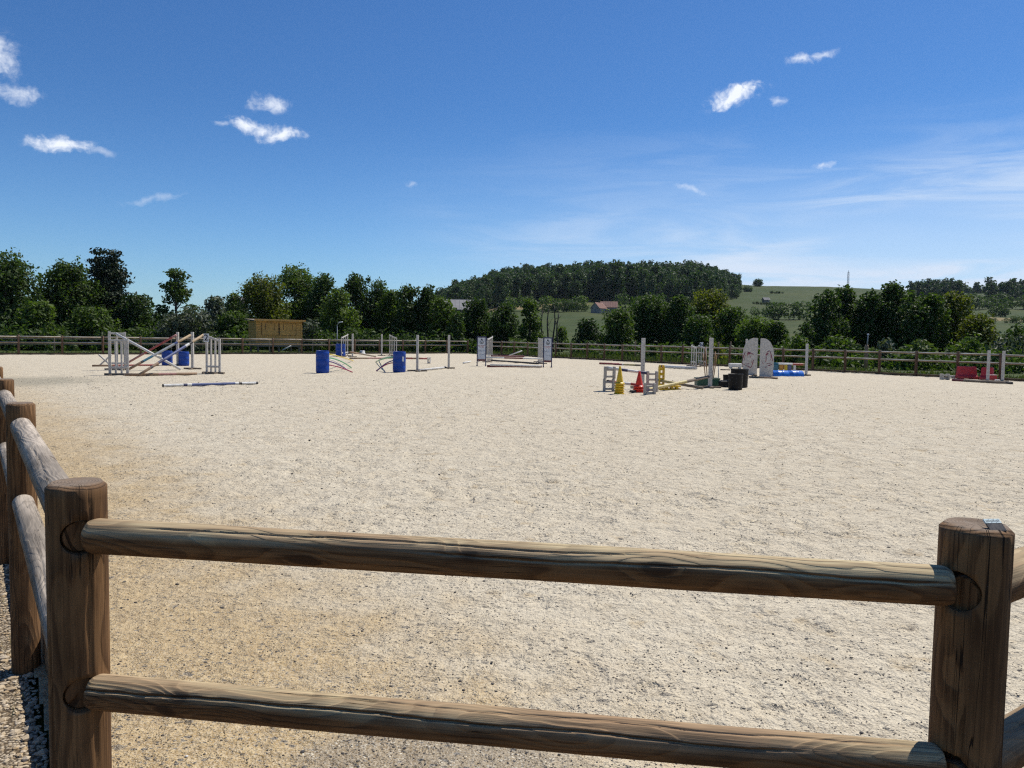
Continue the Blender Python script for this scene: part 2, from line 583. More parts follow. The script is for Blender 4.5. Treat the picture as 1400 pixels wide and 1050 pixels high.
def mat_bits():
    m, t = new_mat("dark_bits")
    g = t.n('ShaderNodeNewGeometry').outputs['Random Per Island']
    cr = t.n('ShaderNodeValToRGB', {0: g})
    el = cr.color_ramp.elements
    el[0].position, el[0].color = 0.0, (0.03, 0.027, 0.027, 1)
    el[1].position, el[1].color = 1.0, (0.17, 0.14, 0.10, 1)
    for pos, col in ((0.55, (0.055, 0.048, 0.045, 1)), (0.8, (0.10, 0.085, 0.065, 1))):
        e = el.new(pos)
        e.color = col
    finish(t, cr.outputs[0], 0.8, None)
    return m


def mat_log(name, base=(0.30, 0.165, 0.07), late=(0.115, 0.055, 0.022), grey=0.0, greycol=(0.33, 0.295, 0.25), ring=0.0075, stain=0.55):
    """round pole of treated pine: growth rings cut by the turned surface, knots, checks, weathered upper side with sun glare in its colour"""
    m, t = new_mat(name)
    tc = t.n('ShaderNodeTexCoord')
    P0 = tc.outputs['Object']
    rnd = t.n('ShaderNodeObjectInfo').outputs['Random']
    P = t.vmath('ADD', P0, t.n('ShaderNodeCombineXYZ', {0: 0.0, 1: 0.0, 2: t.math('MULTIPLY', rnd, 37.0)}).outputs[0])
    slow = t.n('ShaderNodeTexNoise', {'Vector': t.scale(P, (3.0, 3.0, 1.5)), 'Scale': 1.0, 'Detail': 2.0}).outputs['Color']
    w = t.scale(t.vmath('SUBTRACT', slow, (0.5, 0.5, 0.5)), (0.085, 0.085, 0))
    q = t.vmath('ADD', P, w)
    kv = t.vmath('ADD', P, t.scale(t.vmath('SUBTRACT', t.n('ShaderNodeTexNoise', {'Vector': t.scale(P, (22, 22, 9)), 'Scale': 1.0, 'Detail': 3.0}).outputs['Color'], (0.5, 0.5, 0.5)), (0.045, 0.045, 0.10)))
    vo = t.n('ShaderNodeTexVoronoi', {'Vector': t.scale(kv, (1, 1, 0.55)), 'Scale': 8.0, 'Randomness': 1.0}, feature='F1')
    kd = vo.outputs['Distance']
    knot = t.ramp(kd, 0.17, 0.10)
    kwarp = t.math('POWER', t.ramp(kd, 0.55, 0.0), 1.6)
    sx = t.n('ShaderNodeSeparateXYZ', {0: q})
    rx = t.math('ADD', sx.outputs[0], t.math('MULTIPLY', t.math('SUBTRACT', rnd, 0.5), 0.05))
    r = t.math('SQRT', t.math('ADD', t.math('MULTIPLY', rx, rx), t.math('MULTIPLY', sx.outputs[1], sx.outputs[1])))
    r = t.math('ADD', r, t.math('MULTIPLY', kwarp, 0.008))
    ph = t.math('FRACT', t.math('DIVIDE', r, ring))
    rings = t.math('MULTIPLY', t.ramp(ph, 0.15, 0.85), t.ramp(ph, 1.0, 0.88))
    fibre = t.noise(t.scale(P, (160, 160, 5.0)), 1.0, 3.0, 0.65)
    c = t.mix(t.math('MULTIPLY', rings, 0.8), base, late)
    c = t.mix(t.math('MULTIPLY', t.ramp(fibre, 0.40, 0.68), 0.6), c, tuple(x * 1.45 for x in base))
    streak = t.noise(t.scale(P, (75, 75, 1.6)), 1.0, 4.0, 0.7)
    c = t.mix(t.math('MULTIPLY', t.ramp(streak, 0.50, 0.68), 0.45), c, tuple(x * 0.8 for x in late))
    blot = t.noise(t.scale(P, (11, 11, 3.2)), 1.0, 3.0, 0.6)
    c = t.mix(t.math('MULTIPLY', t.ramp(blot, 0.44, 0.66), stain), c, tuple(x * 0.75 for x in late))
    c = t.mix(t.math('MULTIPLY', knot, 0.85), c, (0.05, 0.026, 0.014))
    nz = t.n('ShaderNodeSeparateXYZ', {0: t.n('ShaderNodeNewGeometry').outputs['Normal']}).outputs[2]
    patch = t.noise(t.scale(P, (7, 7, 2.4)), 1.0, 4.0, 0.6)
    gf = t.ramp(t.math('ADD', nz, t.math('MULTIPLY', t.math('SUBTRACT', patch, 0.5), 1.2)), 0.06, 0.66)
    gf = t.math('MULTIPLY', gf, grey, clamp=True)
    silver_glare = t.ramp(t.noise(t.scale(P, (5, 5, 1.1)), 1.0, 3.0, 0.6), 0.36, 0.66)  # silvered patches, brightened in colour to carry sun glare on the upper side
    gbase = t.mix(silver_glare, tuple(x * 0.75 for x in greycol), tuple(min(0.66, x * 1.95) for x in greycol))
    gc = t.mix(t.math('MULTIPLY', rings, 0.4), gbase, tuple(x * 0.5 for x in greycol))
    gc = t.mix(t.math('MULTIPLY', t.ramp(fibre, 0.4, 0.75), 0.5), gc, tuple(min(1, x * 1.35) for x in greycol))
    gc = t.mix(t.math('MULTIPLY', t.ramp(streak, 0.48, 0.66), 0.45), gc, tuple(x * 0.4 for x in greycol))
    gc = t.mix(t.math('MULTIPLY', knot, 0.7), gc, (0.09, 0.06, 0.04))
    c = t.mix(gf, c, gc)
    # sawn end grain goes grey with dust
    end = t.math('MULTIPLY', t.ramp(nz, 0.72, 0.95), t.ramp(grey, 0.6, 0.3) if not isinstance(grey, float) else (1.0 if grey < 0.3 else 0.0))
    dust = t.noise(t.scale(P, (30, 30, 30)), 1.0, 4.0, 0.6)
    c = t.mix(t.math('MULTIPLY', end, t.ramp(dust, 0.2, 0.7, 0.45, 0.95)), c, (0.235, 0.185, 0.14))
    # drying checks: thin dark lines that follow the grain
    sp = t.n('ShaderNodeSeparateXYZ', {0: P})
    th = t.math('ARCTAN2', sp.outputs[1], sp.outputs[0])
    cv = t.n('ShaderNodeCombineXYZ', {0: t.math('MULTIPLY', t.math('COSINE', th), 1.5), 1: t.math('MULTIPLY', t.math('SINE', th), 1.5), 2: t.math('MULTIPLY', sp.outputs[2], 0.45)}).outputs[0]
    cn = t.noise(cv, 1.9, 2.0, 0.5)
    line = t.ramp(t.math('ABSOLUTE', t.math('SUBTRACT', cn, 0.5)), 0.0065, 0.002)
    line = t.math('MULTIPLY', line, t.ramp(t.noise(t.scale(P, (4, 4, 1.6)), 1.0, 2.0), 0.5, 0.56))
    cn2 = t.noise(t.scale(cv, (2.3, 2.3, 1.7)), 2.3, 2.0, 0.5)
    line2 = t.math('MULTIPLY', t.ramp(t.math('ABSOLUTE', t.math('SUBTRACT', cn2, 0.5)), 0.009, 0.003), t.ramp(t.noise(t.scale(P, (9, 9, 3.0)), 1.0, 2.0), 0.54, 0.6))
    line = t.math('MAXIMUM', line, t.math('MULTIPLY', line2, 0.8))
    c = t.mix(t.math('MULTIPLY', line, 0.92), c, (0.012, 0.008, 0.006))
    h = t.math('ADD', t.math('MULTIPLY', fibre, 0.5), t.math('MULTIPLY', rings, 0.45))
    h = t.math('SUBTRACT', h, t.math('MULTIPLY', line, 2.5))
    finish(t, c, t.ramp(fibre, 0.3, 0.7, 0.80, 0.97), t.bump(h, 0.8, 0.0034), Specular_IOR_Level=0.18)
    return m


def mat_leaf(name, a, b, trans=0.28):
    m, t = new_mat(name)
    g = t.n('ShaderNodeNewGeometry')
    P = t.n('ShaderNodeTexCoord').outputs['Object']
    rnd = t.n('ShaderNodeObjectInfo').outputs['Random']
    n = t.noise(P, 0.7, 3.0, 0.6)
    k = t.math('ADD', t.math('MULTIPLY', n, 0.8), t.math('MULTIPLY', g.outputs['Random Per Island'], 0.45))
    k = t.math('ADD', k, t.math('MULTIPLY', t.math('SUBTRACT', rnd, 0.5), 0.35))
    c = t.mix(t.ramp(k, 0.35, 0.95), a, b)
    d = t.n('ShaderNodeBsdfPrincipled', {'Base Color': c, 'Roughness': 0.6, 'Specular IOR Level': 0.25})
    tc = t.mix(1.0, c, (1.15, 1.35, 0.5), 'MULTIPLY')
    tr = t.n('ShaderNodeBsdfTranslucent', {'Color': tc})
    mx = t.n('ShaderNodeMixShader', {0: trans, 1: d.outputs[0], 2: tr.outputs[0]})
    t.n('ShaderNodeOutputMaterial', {'Surface': mx.outputs[0]})
    return m


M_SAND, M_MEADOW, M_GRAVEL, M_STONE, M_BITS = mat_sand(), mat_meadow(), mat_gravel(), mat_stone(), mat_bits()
M_POST = mat_log("treated_post", base=(0.20, 0.108, 0.047), late=(0.070, 0.034, 0.015), grey=0.06, ring=0.0062)
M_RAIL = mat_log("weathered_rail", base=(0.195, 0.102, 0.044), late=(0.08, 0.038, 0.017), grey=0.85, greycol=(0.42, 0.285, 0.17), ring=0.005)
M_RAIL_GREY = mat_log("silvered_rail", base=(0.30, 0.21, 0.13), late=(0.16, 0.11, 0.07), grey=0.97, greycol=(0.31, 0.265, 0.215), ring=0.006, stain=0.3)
M_TENON = mat_log("tenon_end", base=(0.22, 0.115, 0.05), late=(0.08, 0.036, 0.016), grey=0.0, ring=0.006)
M_FARPOST = mat_log("far_post", base=(0.155, 0.092, 0.055), late=(0.075, 0.045, 0.028), grey=0.2)
M_FARRAIL = mat_log("far_rail", base=(0.30, 0.23, 0.15), late=(0.2, 0.15, 0.1), grey=0.9, greycol=(0.44, 0.40, 0.33))
M_KERB = mat_log("kerb_plank", base=(0.20, 0.13, 0.075), late=(0.10, 0.065, 0.035), grey=0.5)

# ------------------------------------------------------------------ ground sheets
TH = np.concatenate([np.linspace(-math.pi, -0.75, 60, endpoint=False), np.linspace(-0.75, 0.75, 200, endpoint=False), np.linspace(0.75, math.pi, 61)])
RR = np.concatenate([np.linspace(0.6, 80, 30, endpoint=False), np.geomspace(80, 1000, 150, endpoint=False), np.geomspace(1000, 2600, 16)])
rr, tt = np.meshgrid(RR, TH, indexing='ij')
gx, gy = rr * np.sin(tt), rr * np.cos(tt)
gz = terrain(gx, gy)
gz_min = gz.min()
nr, nc = rr.shape
idx = np.arange(nr * nc).reshape(nr, nc)
fq = np.stack([idx[:-1, :-1], idx[:-1, 1:], idx[1:, 1:], idx[1:, :-1]], -1).reshape(-1, 4)
vv = np.stack([gx.ravel(), gy.ravel(), gz.ravel()], -1)
me = np_mesh("ground", np.vstack([vv, [[0, 0, -0.06]]]), fq, M_MEADOW, True)
tag(put("ground", me), "rolling green meadow rising to a hill behind the arena", "ground", kind="structure")

step = 0.0043
az = np.arange(-0.74, 1.02, step)
dd = np.exp(np.arange(math.log(1.25), math.log(76.0), step))
rr, tt = np.meshgrid(dd, az, indexing='ij')
sx_, sy_ = rr * np.sin(tt), rr * np.cos(tt)
sp_ = rr * step
hz = np.zeros_like(rr)
for lam, amp, sd in ((1.7, 0.018, 1), (0.62, 0.024, 2), (0.36, 0.026, 7), (0.21, 0.022, 3), (0.11, 0.0125, 4), (0.055, 0.0065, 5), (0.03, 0.0035, 6)):
    k = sstep(0.70, 0.40, sp_ / lam)
    n = perlin(sx_ / lam + 13.1 * sd, sy_ / lam - 7.7 * sd, sd)
    if lam < 0.7:
        n = 0.55 * n + 0.45 * (0.42 - np.abs(perlin(sx_ / lam * 0.8 + 3.3, sy_ / lam * 0.8 + 9.1, sd + 20)) * 1.6)
    hz += amp * k * n
pit = perlin(sx_ / 0.19 + 5.5, sy_ / 0.19 - 2.2, 71) * sstep(-0.25, 0.25, perlin(sx_ / 1.4, sy_ / 1.4, 72) + 0.1)
kp = sstep(0.70, 0.40, sp_ / 0.19)
hz += kp * (0.010 * sstep(0.16, 0.30, pit) - 0.034 * sstep(0.30, 0.52, pit))      # hoof dents with a raised rim
uu = sx_ * U.x + sy_ * U.y
vvv = sx_ * V.x + sy_ * V.y
calm = (0.40 + 0.60 * sstep(0.3, 2.6, vvv - V0)) * (0.45 + 0.55 * sstep(3.0, 7.5, rr) * np.ones_like(rr)) * (0.8 + 0.5 * perlin(sx_ / 3.1, sy_ / 3.1, 61))       # the strip by the fence is flatter
hz *= calm
inside = (vvv > V0 + 0.02) & (vvv < 37.25) & (uu < 55.75 + (vvv - V0) / (37.3 - V0) * 4.6)
cn = Vector((POST_B.y - POST_A.y, -(POST_B.x - POST_A.x), 0)).normalized() * -1
inside &= ((sx_ - POST_A.x) * cn.x + (sy_ - POST_A.y) * cn.y) > 0.03
inside &= uu > U0 + 0.03
nr, nc = rr.shape
idx = np.arange(nr * nc).reshape(nr, nc)
ok = inside[:-1, :-1] & inside[:-1, 1:] & inside[1:, 1:] & inside[1:, :-1]
fq = np.stack([idx[:-1, :-1], idx[:-1, 1:], idx[1:, 1:], idx[1:, :-1]], -1)[ok]
used = np.unique(fq)
remap = np.zeros(nr * nc, np.int32)
remap[used] = np.arange(len(used))
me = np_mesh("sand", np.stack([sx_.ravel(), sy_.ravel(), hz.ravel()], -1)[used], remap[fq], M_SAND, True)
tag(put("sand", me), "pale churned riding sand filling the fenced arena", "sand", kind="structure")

# gravel path outside the fence
b = MB()
o1, o2 = POST_A + U * 60 - V * 0.0, POST_A + U * 60 - V * 3.5
b.add([tuple(p + Vector((0, 0, -0.02))) for p in (o2, POST_A - V * 3.5 - U * 4, POST_B - U * 4 + V * 36, POST_B + V * 36, POST_B, POST_A, o1)], [list(range(7))])
tag(b.build("path", M_GRAVEL), "pale gravel path running outside the log fence", "path", kind="structure")

ico = [(0, 0, 1), (0.894, 0, 0.447), (0.276, 0.851, 0.447), (-0.724, 0.526, 0.447), (-0.724, -0.526, 0.447), (0.276, -0.851, 0.447),
       (0.724, 0.526, -0.447), (-0.276, 0.851, -0.447), (-0.894, 0, -0.447), (-0.276, -0.851, -0.447), (0.724, -0.526, -0.447)]
ico_f = [(0, 1, 2), (0, 2, 3), (0, 3, 4), (0, 4, 5), (0, 5, 1), (1, 6, 2), (2, 6, 7), (2, 7, 3), (3, 7, 8), (3, 8, 4), (4, 8, 9), (4, 9, 5), (5, 9, 10), (5, 10, 1), (1, 10, 6)]


def scatter_stones(pts, size, flat=0.6):
    """pts (n,3): low-poly stones without an underside, each turned and squeezed by itself"""
    n = len(pts)
    base = np.array(ico)
    k = len(base)
    jit = RNG.uniform(0.75, 1.25, (n, k, 1))
    sc = np.stack([size * RNG.uniform(.7, 1.3, n), size * RNG.uniform(.7, 1.3, n), size * flat * RNG.uniform(.6, 1.2, n)], -1)[:, None, :]
    p = base[None] * jit * sc
    a = RNG.uniform(0, 2 * math.pi, n)
    ca, sa = np.cos(a)[:, None], np.sin(a)[:, None]
    q = np.stack([p[..., 0] * ca - p[..., 1] * sa, p[..., 0] * sa + p[..., 1] * ca, p[..., 2] + 0.3 * size[:, None] * flat], -1)
    q += pts[:, None, :]
    f = np.array(ico_f)[None] + (np.arange(n) * k)[:, None, None]
    return q.reshape(-1, 3), f.reshape(-1, 3)


n = 10500
su = RNG.uniform(-0.5, 6.2, n) ** 1.0
sv = -RNG.uniform(0.0, 1.0, n) ** 1.3 * 1.3 + 0.02
pp = np.stack([POST_A.x + U.x * su + V.x * sv, POST_A.y + U.y * su + V.y * sv, np.full(n, -0.02)], -1)
q, f = scatter_stones(pp, RNG.uniform(0.0045, 0.0125, n) * (1 + 0.9 * (RNG.random(n) > 0.94)))
tag(put("gravel", np_mesh("gravel", q, f, M_STONE)), "tan and white pebbles of the gravel path beside the fence", "gravel", kind="stuff")

n = 40000
dist = 2.4 * np.exp(RNG.random(n) * math.log(30 / 2.4))
a = RNG.uniform(-0.62, 0.62, n)
bx, by = dist * np.sin(a), dist * np.cos(a)
bv = bx * V.x + by * V.y - V0
keep = (bv > 0.1) & ((bx - POST_A.x) * cn.x + (by - POST_A.y) * cn.y > 0.1) & (perlin(bx * 1.3, by * 1.3, 31) + RNG.uniform(-.5, .5, n) > -0.1)
bx, by, dist = bx[keep], by[keep], dist[keep]
n = len(bx)
ia = np.clip(np.round((np.arctan2(bx, by) - az[0]) / step).astype(int), 0, len(az) - 1)
ir = np.clip(np.round((np.log(np.hypot(bx, by)) - math.log(1.25)) / step).astype(int), 0, len(dd) - 1)
q, f = scatter_stones(np.stack([bx, by, hz[ir, ia]], -1), RNG.uniform(0.0013, 0.0045, n) * (1 + 0.9 * (RNG.random(n) > 0.96)) * (0.8 + dist / 11), 0.55)
tag(put("debris", np_mesh("debris", q, f, M_BITS)), "dark scraps of fibre and grit lying in the sand", "debris", kind="stuff")


# ------------------------------------------------------------------ log fence
def log_mesh(name, L, r, mat, n=24, m=12, seed=0, b0=0.0, b1=0.0, cracks=(), lump=0.012, zero=0.0, tip0=None, tip1=None):
    """a turned pole along +z; b0/b1 = bevel at its ends, tip = (length, radius) of a rounded tenon, cracks = (angle, z0, z1, depth)"""
    zs, rs = [], []
    if tip0:
        for k in range(5):
            u_ = k / 5
            zs.append(tip0[0] * u_)
            rs.append(tip0[1] + (r - tip0[1]) * math.sin(u_ * math.pi / 2))
        z_a = tip0[0]
    elif b0 > 0:
        zs += [0.0]
        rs += [r - b0]
        z_a = b0
    else:
        z_a = 0.0
    if tip1:
        z_b = L - tip1[0]
    else:
        z_b = L - b1
    for z in np.linspace(z_a, z_b, m + 1):
        zs.append(float(z))
        rs.append(r)
    if tip1:
        for k in range(1, 6):
            u_ = k / 5
            zs.append(z_b + tip1[0] * u_)
            rs.append(tip1[1] + (r - tip1[1]) * math.cos(u_ * math.pi / 2))
    elif b1 > 0:
        zs.append(L)
        rs.append(r - b1)
    zs, rs = np.array(zs), np.array(rs)
    an = np.arange(n) * 2 * math.pi / n
    Z, A = np.meshgrid(zs, an, indexing='ij')
    Rm = np.repeat(rs[:, None], n, 1)
    Rm = Rm * (1 + lump * perlin(np.cos(A) * 1.3 + Z * 2.1, np.sin(A) * 1.3 + seed * 7.7, seed + 40))
    for ca, z0, z1, dep in cracks:
        wand = ca + 0.22 * perlin(Z * 2.6, np.full_like(Z, seed * 3.1), seed + 50) + 0.05 * perlin(Z * 19, np.full_like(Z, seed * 1.1), seed + 51)
        da = np.abs((A - wand + math.pi) % (2 * math.pi) - math.pi)
        fade = sstep(z0, z0 + 0.12, Z) * sstep(z1, z1 - 0.12, Z)
        Rm -= dep * fade * np.clip(1 - da / (1.5 * 2 * math.pi / n), 0, 1)
    X, Y = Rm * np.cos(A), Rm * np.sin(A)
    vs = np.stack([X.ravel(), Y.ravel(), Z.ravel() + zero], -1)
    nz_ = len(zs)
    idx = np.arange(nz_ * n).reshape(nz_, n)
    nx = np.roll(idx, -1, 1)
    fq = np.stack([idx[:-1], nx[:-1], nx[1:], idx[1:]], -1).reshape(-1, 4)
    me = bpy.data.meshes.new(name)
    me.from_pydata(vs.tolist(), [], fq.tolist() + [list(range(n))[::-1], list(range((nz_ - 1) * n, nz_ * n))])
    me.materials.append(mat)
    me.polygons.foreach_set('use_smooth', [True] * len(fq) + [False, False])
    if b1 > 0 or b0 > 0:
        pass
    me.update()
    return me


def along(p, q):
    """matrix that carries +z onto the line from p to q"""
    d = Vector(q) - Vector(p)
    return Matrix.Translation(p) @ d.to_track_quat('Z', 'Y').to_matrix().to_4x4()


def place(name, mesh, M, parent):
    o = bpy.data.objects.new(name, mesh)
    link(o, parent)
    o.matrix_basis = M
    return o


Z_TOP, Z_LOW, H_POST, R_POST, R_RAIL = 1.108, 0.762, 1.22, 0.0605, 0.0395

near = thing("log_fence", (0, 0, 0), "near log fence of thick round posts and two rails across the bottom of the view", "fence")


def drill(me, cuts):
    """bore round sockets into a post: cuts = list of (origin, direction, radius, length)"""
    o = bpy.data.objects.new("bore_target", me)
    COL.objects.link(o)
    tools = []
    for p, d, r, L in cuts:
        b = MB().tube([p, Vector(p) + Vector(d) * L], r, 40, 0)
        tmp = b.build("bore_tool", [M_POST])
        md = o.modifiers.new("bore", 'BOOLEAN')
        md.object = tmp
        md.operation = 'DIFFERENCE'
        md.solver = 'EXACT'
        tools.append(tmp)
    dg = bpy.context.evaluated_depsgraph_get()
    dg.update()
    res = bpy.data.meshes.new_from_object(o.evaluated_get(dg))
    bpy.data.objects.remove(o)
    for tmp in tools:
        bpy.data.objects.remove(tmp)
    return res


def near_post(pos, cuts, seed, hi=True):
    me = log_mesh("post", H_POST + 0.35, R_POST, M_POST, 96 if hi else 48, 70 if hi else 30, seed, 0, 0.011, [(4.1, 0.2, 1.3, 0.006), (5.6, 0.9, 1.6, 0.004)] if hi else (), 0.010, -0.35)
    if cuts:
        me = drill(me, cuts)
        me.name = "post"
    return put("post", me, near, pos)


left_posts = [POST_A + U * (2.21 + 2.02 * k) for k in range(27)]
cut_dir = -U
post_a = near_post(POST_A, [(Vector((0, 0, z)) + cut_dir * 0.02, cut_dir, 0.0375, 0.12) for z in (Z_TOP, Z_LOW)], 3)
post_b = near_post(POST_B, [(Vector((0, 0, z)) - V * 0.02, -V, 0.0365, 0.12) for z in (1.103, 0.765)], 8)
std_post = log_mesh("post", H_POST + 0.35, 0.058, M_POST, 40, 24, 5, 0, 0.011, (), 0.012, -0.35)
for p in left_posts:
    if (p - POST_A).length < 53:
        put("post", std_post, near, p, (0, 0, random.uniform(0, 6)))
# left rails: the first ones run through the corner post and show their ends in the sockets
for zi, z in enumerate((Z_TOP, Z_LOW)):
    a = POST_A + Vector((0, 0, z)) + U * 0.01
    tn = MB().tube([a, a - U * 0.052, a - U * 0.056], [0.0335, 0.0335, 0.031], 32).build("tenon", M_TENON, near)
    e = left_posts[0] + Vector((0, 0, z + 0.005))
    L = (e - a).length
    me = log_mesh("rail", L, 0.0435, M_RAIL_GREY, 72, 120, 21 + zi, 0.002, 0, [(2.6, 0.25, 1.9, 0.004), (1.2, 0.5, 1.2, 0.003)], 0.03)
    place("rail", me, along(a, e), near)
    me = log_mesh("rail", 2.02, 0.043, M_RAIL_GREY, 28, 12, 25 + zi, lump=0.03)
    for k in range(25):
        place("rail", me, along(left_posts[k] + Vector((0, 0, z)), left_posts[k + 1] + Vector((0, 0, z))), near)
# right rails beyond the second post
right_posts = [POST_B + V * (2.05 * (k + 1)) for k in range(17)]
for p in right_posts:
    put("post", std_post, near, p, (0, 0, random.uniform(0, 6)))
for zi, z in enumerate((1.096, 0.745)):
    a = POST_B + Vector((0, 0, z)) + V * 0.01
    tn = MB().tube([a, a - V * 0.052, a - V * 0.056], [0.0325, 0.0325, 0.030], 32).build("tenon", M_TENON, near)
    e = right_posts[0] + Vector((0, 0, z))
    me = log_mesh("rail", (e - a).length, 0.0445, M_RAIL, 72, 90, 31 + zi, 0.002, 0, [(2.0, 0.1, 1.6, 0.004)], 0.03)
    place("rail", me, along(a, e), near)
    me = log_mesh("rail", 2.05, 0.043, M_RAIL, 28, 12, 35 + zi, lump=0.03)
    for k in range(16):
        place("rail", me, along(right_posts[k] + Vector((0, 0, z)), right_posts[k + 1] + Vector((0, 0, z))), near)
# the two rails right in front
ax = (POST_B - POST_A).normalized()
toward = Vector((ax.y, -ax.x, 0))
if toward.y > 0:
    toward = -toward
for zi, (z0, z1, ck) in enumerate(((Z_TOP, 1.107, [(2.2, 0.1, 1.2, 0.0035), (2.75, 0.7, 1.75, 0.003)]), (Z_LOW, 0.768, [(2.6, -0.1, 1.5, 0.006), (1.9, 0.3, 1.75, 0.003)]))):
    a = POST_A + ax * 0.050 + toward * 0.022 + Vector((0, 0, z0))
    e = POST_B - ax * 0.052 + toward * 0.026 + Vector((0, 0, z1))
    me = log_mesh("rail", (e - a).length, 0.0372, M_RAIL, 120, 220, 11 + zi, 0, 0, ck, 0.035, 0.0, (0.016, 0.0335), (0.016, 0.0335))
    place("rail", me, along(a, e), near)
# planks on edge that hold the sand in
def kerb(p, q, parent, h=0.2, w=0.04):
    L = (q - p).length
    b = MB().box((0, 0, 0), (w, h, L), bev=0.004)
    me = b.mesh("kerb_board", M_KERB)
    mid = (p + q) / 2 + Vector((0, 0, h / 2 - 0.05))
    d = (q - p).normalized()
    y = Vector((0, 0, 1))
    x = y.cross(d)
    M = Matrix.Translation(mid) @ Matrix((x, y, d)).transposed().to_4x4()
    return place("kerb_board", me, M, parent)


prev = POST_A
for p in left_posts[:26]:
    kerb(prev + V * 0.09, p + V * 0.09, near)
    prev = p
kerb(POST_A - toward * 0.09, POST_B - toward * 0.09, near)
prev = POST_B
for p in right_posts:
    kerb(prev + U * 0.09, p + U * 0.09, near)
    prev = p

# the small numbered tag stapled to the top of the second post
tag_m, t = new_mat("tag_print")
finish(t, (0.62, 0.72, 0.70), 0.35)
tag_d = paint("tag_dark", (0.02, 0.02, 0.025), 0.4, 0.05)
b = MB()
TILT = Matrix.Rotation(math.radians(38), 3, 'X')
b.box(TILT @ Vector((0, -0.009, 0)), (0.031, 0.017, 0.0025), 1, M=TILT)
b.box(TILT @ Vector((0, 0.0045, 0.0002)), (0.031, 0.0095, 0.0029), 0, M=TILT)
for k in range(9):
    q_ = TILT @ Vector((-0.0125 + k * 0.0031, 0.0045 + 0.001 * ((k * 7) % 3 - 1), 0.0018))
    b.box(q_, (0.0015 + 0.0005 * (k % 2), 0.0045, 0.0004), 2, M=TILT)
b.build("tag_strip", [tag_m, tag_d, paint("tag_ink", (0.25, 0.30, 0.30), 0.5, 0.0)], post_b, (0.010, -0.034, H_POST + 0.0085), (0.0, 0.0, 0.12))


# far fences of the same kind, seen small
far_post = log_mesh("post", 1.5, 0.070, M_FARPOST, 14, 3, 2, 0, 0.011, (), 0.01, -0.3)


def far_fence(name_label, p, q, spacing, zs=(1.10, 0.745), kerb_on=True):
    n = max(1, round((q - p).length / spacing))
    st = (q - p) / n
    root = thing("log_fence", p, name_label, "fence")
    rm = log_mesh("rail", st.length, 0.046, M_FARRAIL, 12, 2, 4, lump=0.02)
    for k in range(n + 1):
        a = st * k + Vector((random.uniform(-.02, .02), random.uniform(-.02, .02), random.uniform(-.03, .03)))
        put("post", far_post, root, a, (random.uniform(-.012, .012), random.uniform(-.012, .012), random.uniform(0, 6)))
        if k < n:
            for z in zs:
                dz = random.uniform(-.012, .012)
                place("rail", rm, along(st * k + Vector((0, 0, z + dz)), st * (k + 1) + Vector((0, 0, z + dz))), root)
            if kerb_on:
                kerb(st * k, st * (k + 1), root, 0.16)
    return root


far_fence("brown post and rail fence along the far end of the arena below the wooden cabin", CORNER_1, CORNER_2, 2.3)
far_fence("brown post and rail fence along the arena side behind the red barriers and cones", CORNER_2 - U * 1.85, CORNER_3 + U * 1.9, 1.85)

# thinner field fence behind the far end
root = thing("field_fence", CORNER_1 + U * 4.5 - V * 3, "thin grey post and two rail fence just behind the far end fence", "fence")
fp = MB().box((0, 0, 0.45), (0.07, 0.07, 1.1), bev=0.006).mesh("post", M_FARRAIL)
fr = MB().box((0, 0, 1.9), (0.03, 0.075, 3.8)).mesh("rail", M_FARRAIL)
for k in range(11):
    a = V * (3.8 * k) + U * (0.43 * k)
    put("post", fp, root, a)
    if k < 10:
        for z in (0.94, 0.58):
            place("rail", fr, along(a + Vector((0, 0, z)), a + (V * 3.8 + U * 0.43) + Vector((0, 0, z))), root)

# ------------------------------------------------------------------ jump material paints
P_GREY = paint("jump_wood_white", (0.60, 0.57, 0.52), 0.6, 0.45)
P_BLOCK = paint("weathered_block", (0.47, 0.435, 0.38), 0.65, 0.4)
P_WHITE = paint("pole_white", (0.72, 0.71, 0.67), 0.5, 0.3)
P_BLUE = paint("barrel_blue", (0.010, 0.058, 0.33), 0.42, 0.06, (0.16, 0.18, 0.25), spec=0.25)
P_TAN = paint("tan_wood", (0.42, 0.30, 0.17), 0.65, 0.3)
P_BAND_BLUE = paint("band_blue", (0.055, 0.09, 0.25), 0.5, 0.3)
P_NAVY = paint("navy", (0.022, 0.030, 0.105), 0.5, 0.15)
P_RED = paint("pole_red", (0.36, 0.065, 0.06), 0.5, 0.35)
P_PINK = paint("faded_red", (0.42, 0.20, 0.18), 0.6, 0.4)
P_MAROON = paint("maroon", (0.17, 0.028, 0.035), 0.55, 0.2)
P_BROWN = paint("bare_wood", (0.30, 0.19, 0.115), 0.75, 0.4)
P_FOOT = paint("foot_plank", (0.21, 0.165, 0.12), 0.8, 0.4)
P_DARK = paint("black_band", (0.03, 0.03, 0.035), 0.55, 0.2)
P_YEL = paint("cone_yellow", (0.78, 0.50, 0.010), 0.42, 0.12)
P_CONE = paint("cone_red", (0.72, 0.040, 0.014), 0.40, 0.10)
P_PALEY = paint("pole_pale_yellow", (0.58, 0.47, 0.20), 0.55, 0.3)
P_BLACK = paint("black_rubber", (0.008, 0.008, 0.009), 0.5, 0.12, (0.06, 0.055, 0.05), spec=0.2)
P_GREEN = paint("crate_green", (0.025, 0.10, 0.06), 0.5, 0.3)
P_BAR = paint("barrier_red", (0.44, 0.018, 0.028), 0.4, 0.15)
P_STICK = paint("stick_wood", (0.36, 0.18, 0.085), 0.7, 0.2)
P_TEAL = paint("block_teal", (0.03, 0.16, 0.24), 0.5, 0.2)
P_ORANGE = paint("block_orange", (0.55, 0.26, 0.04), 0.5, 0.2)
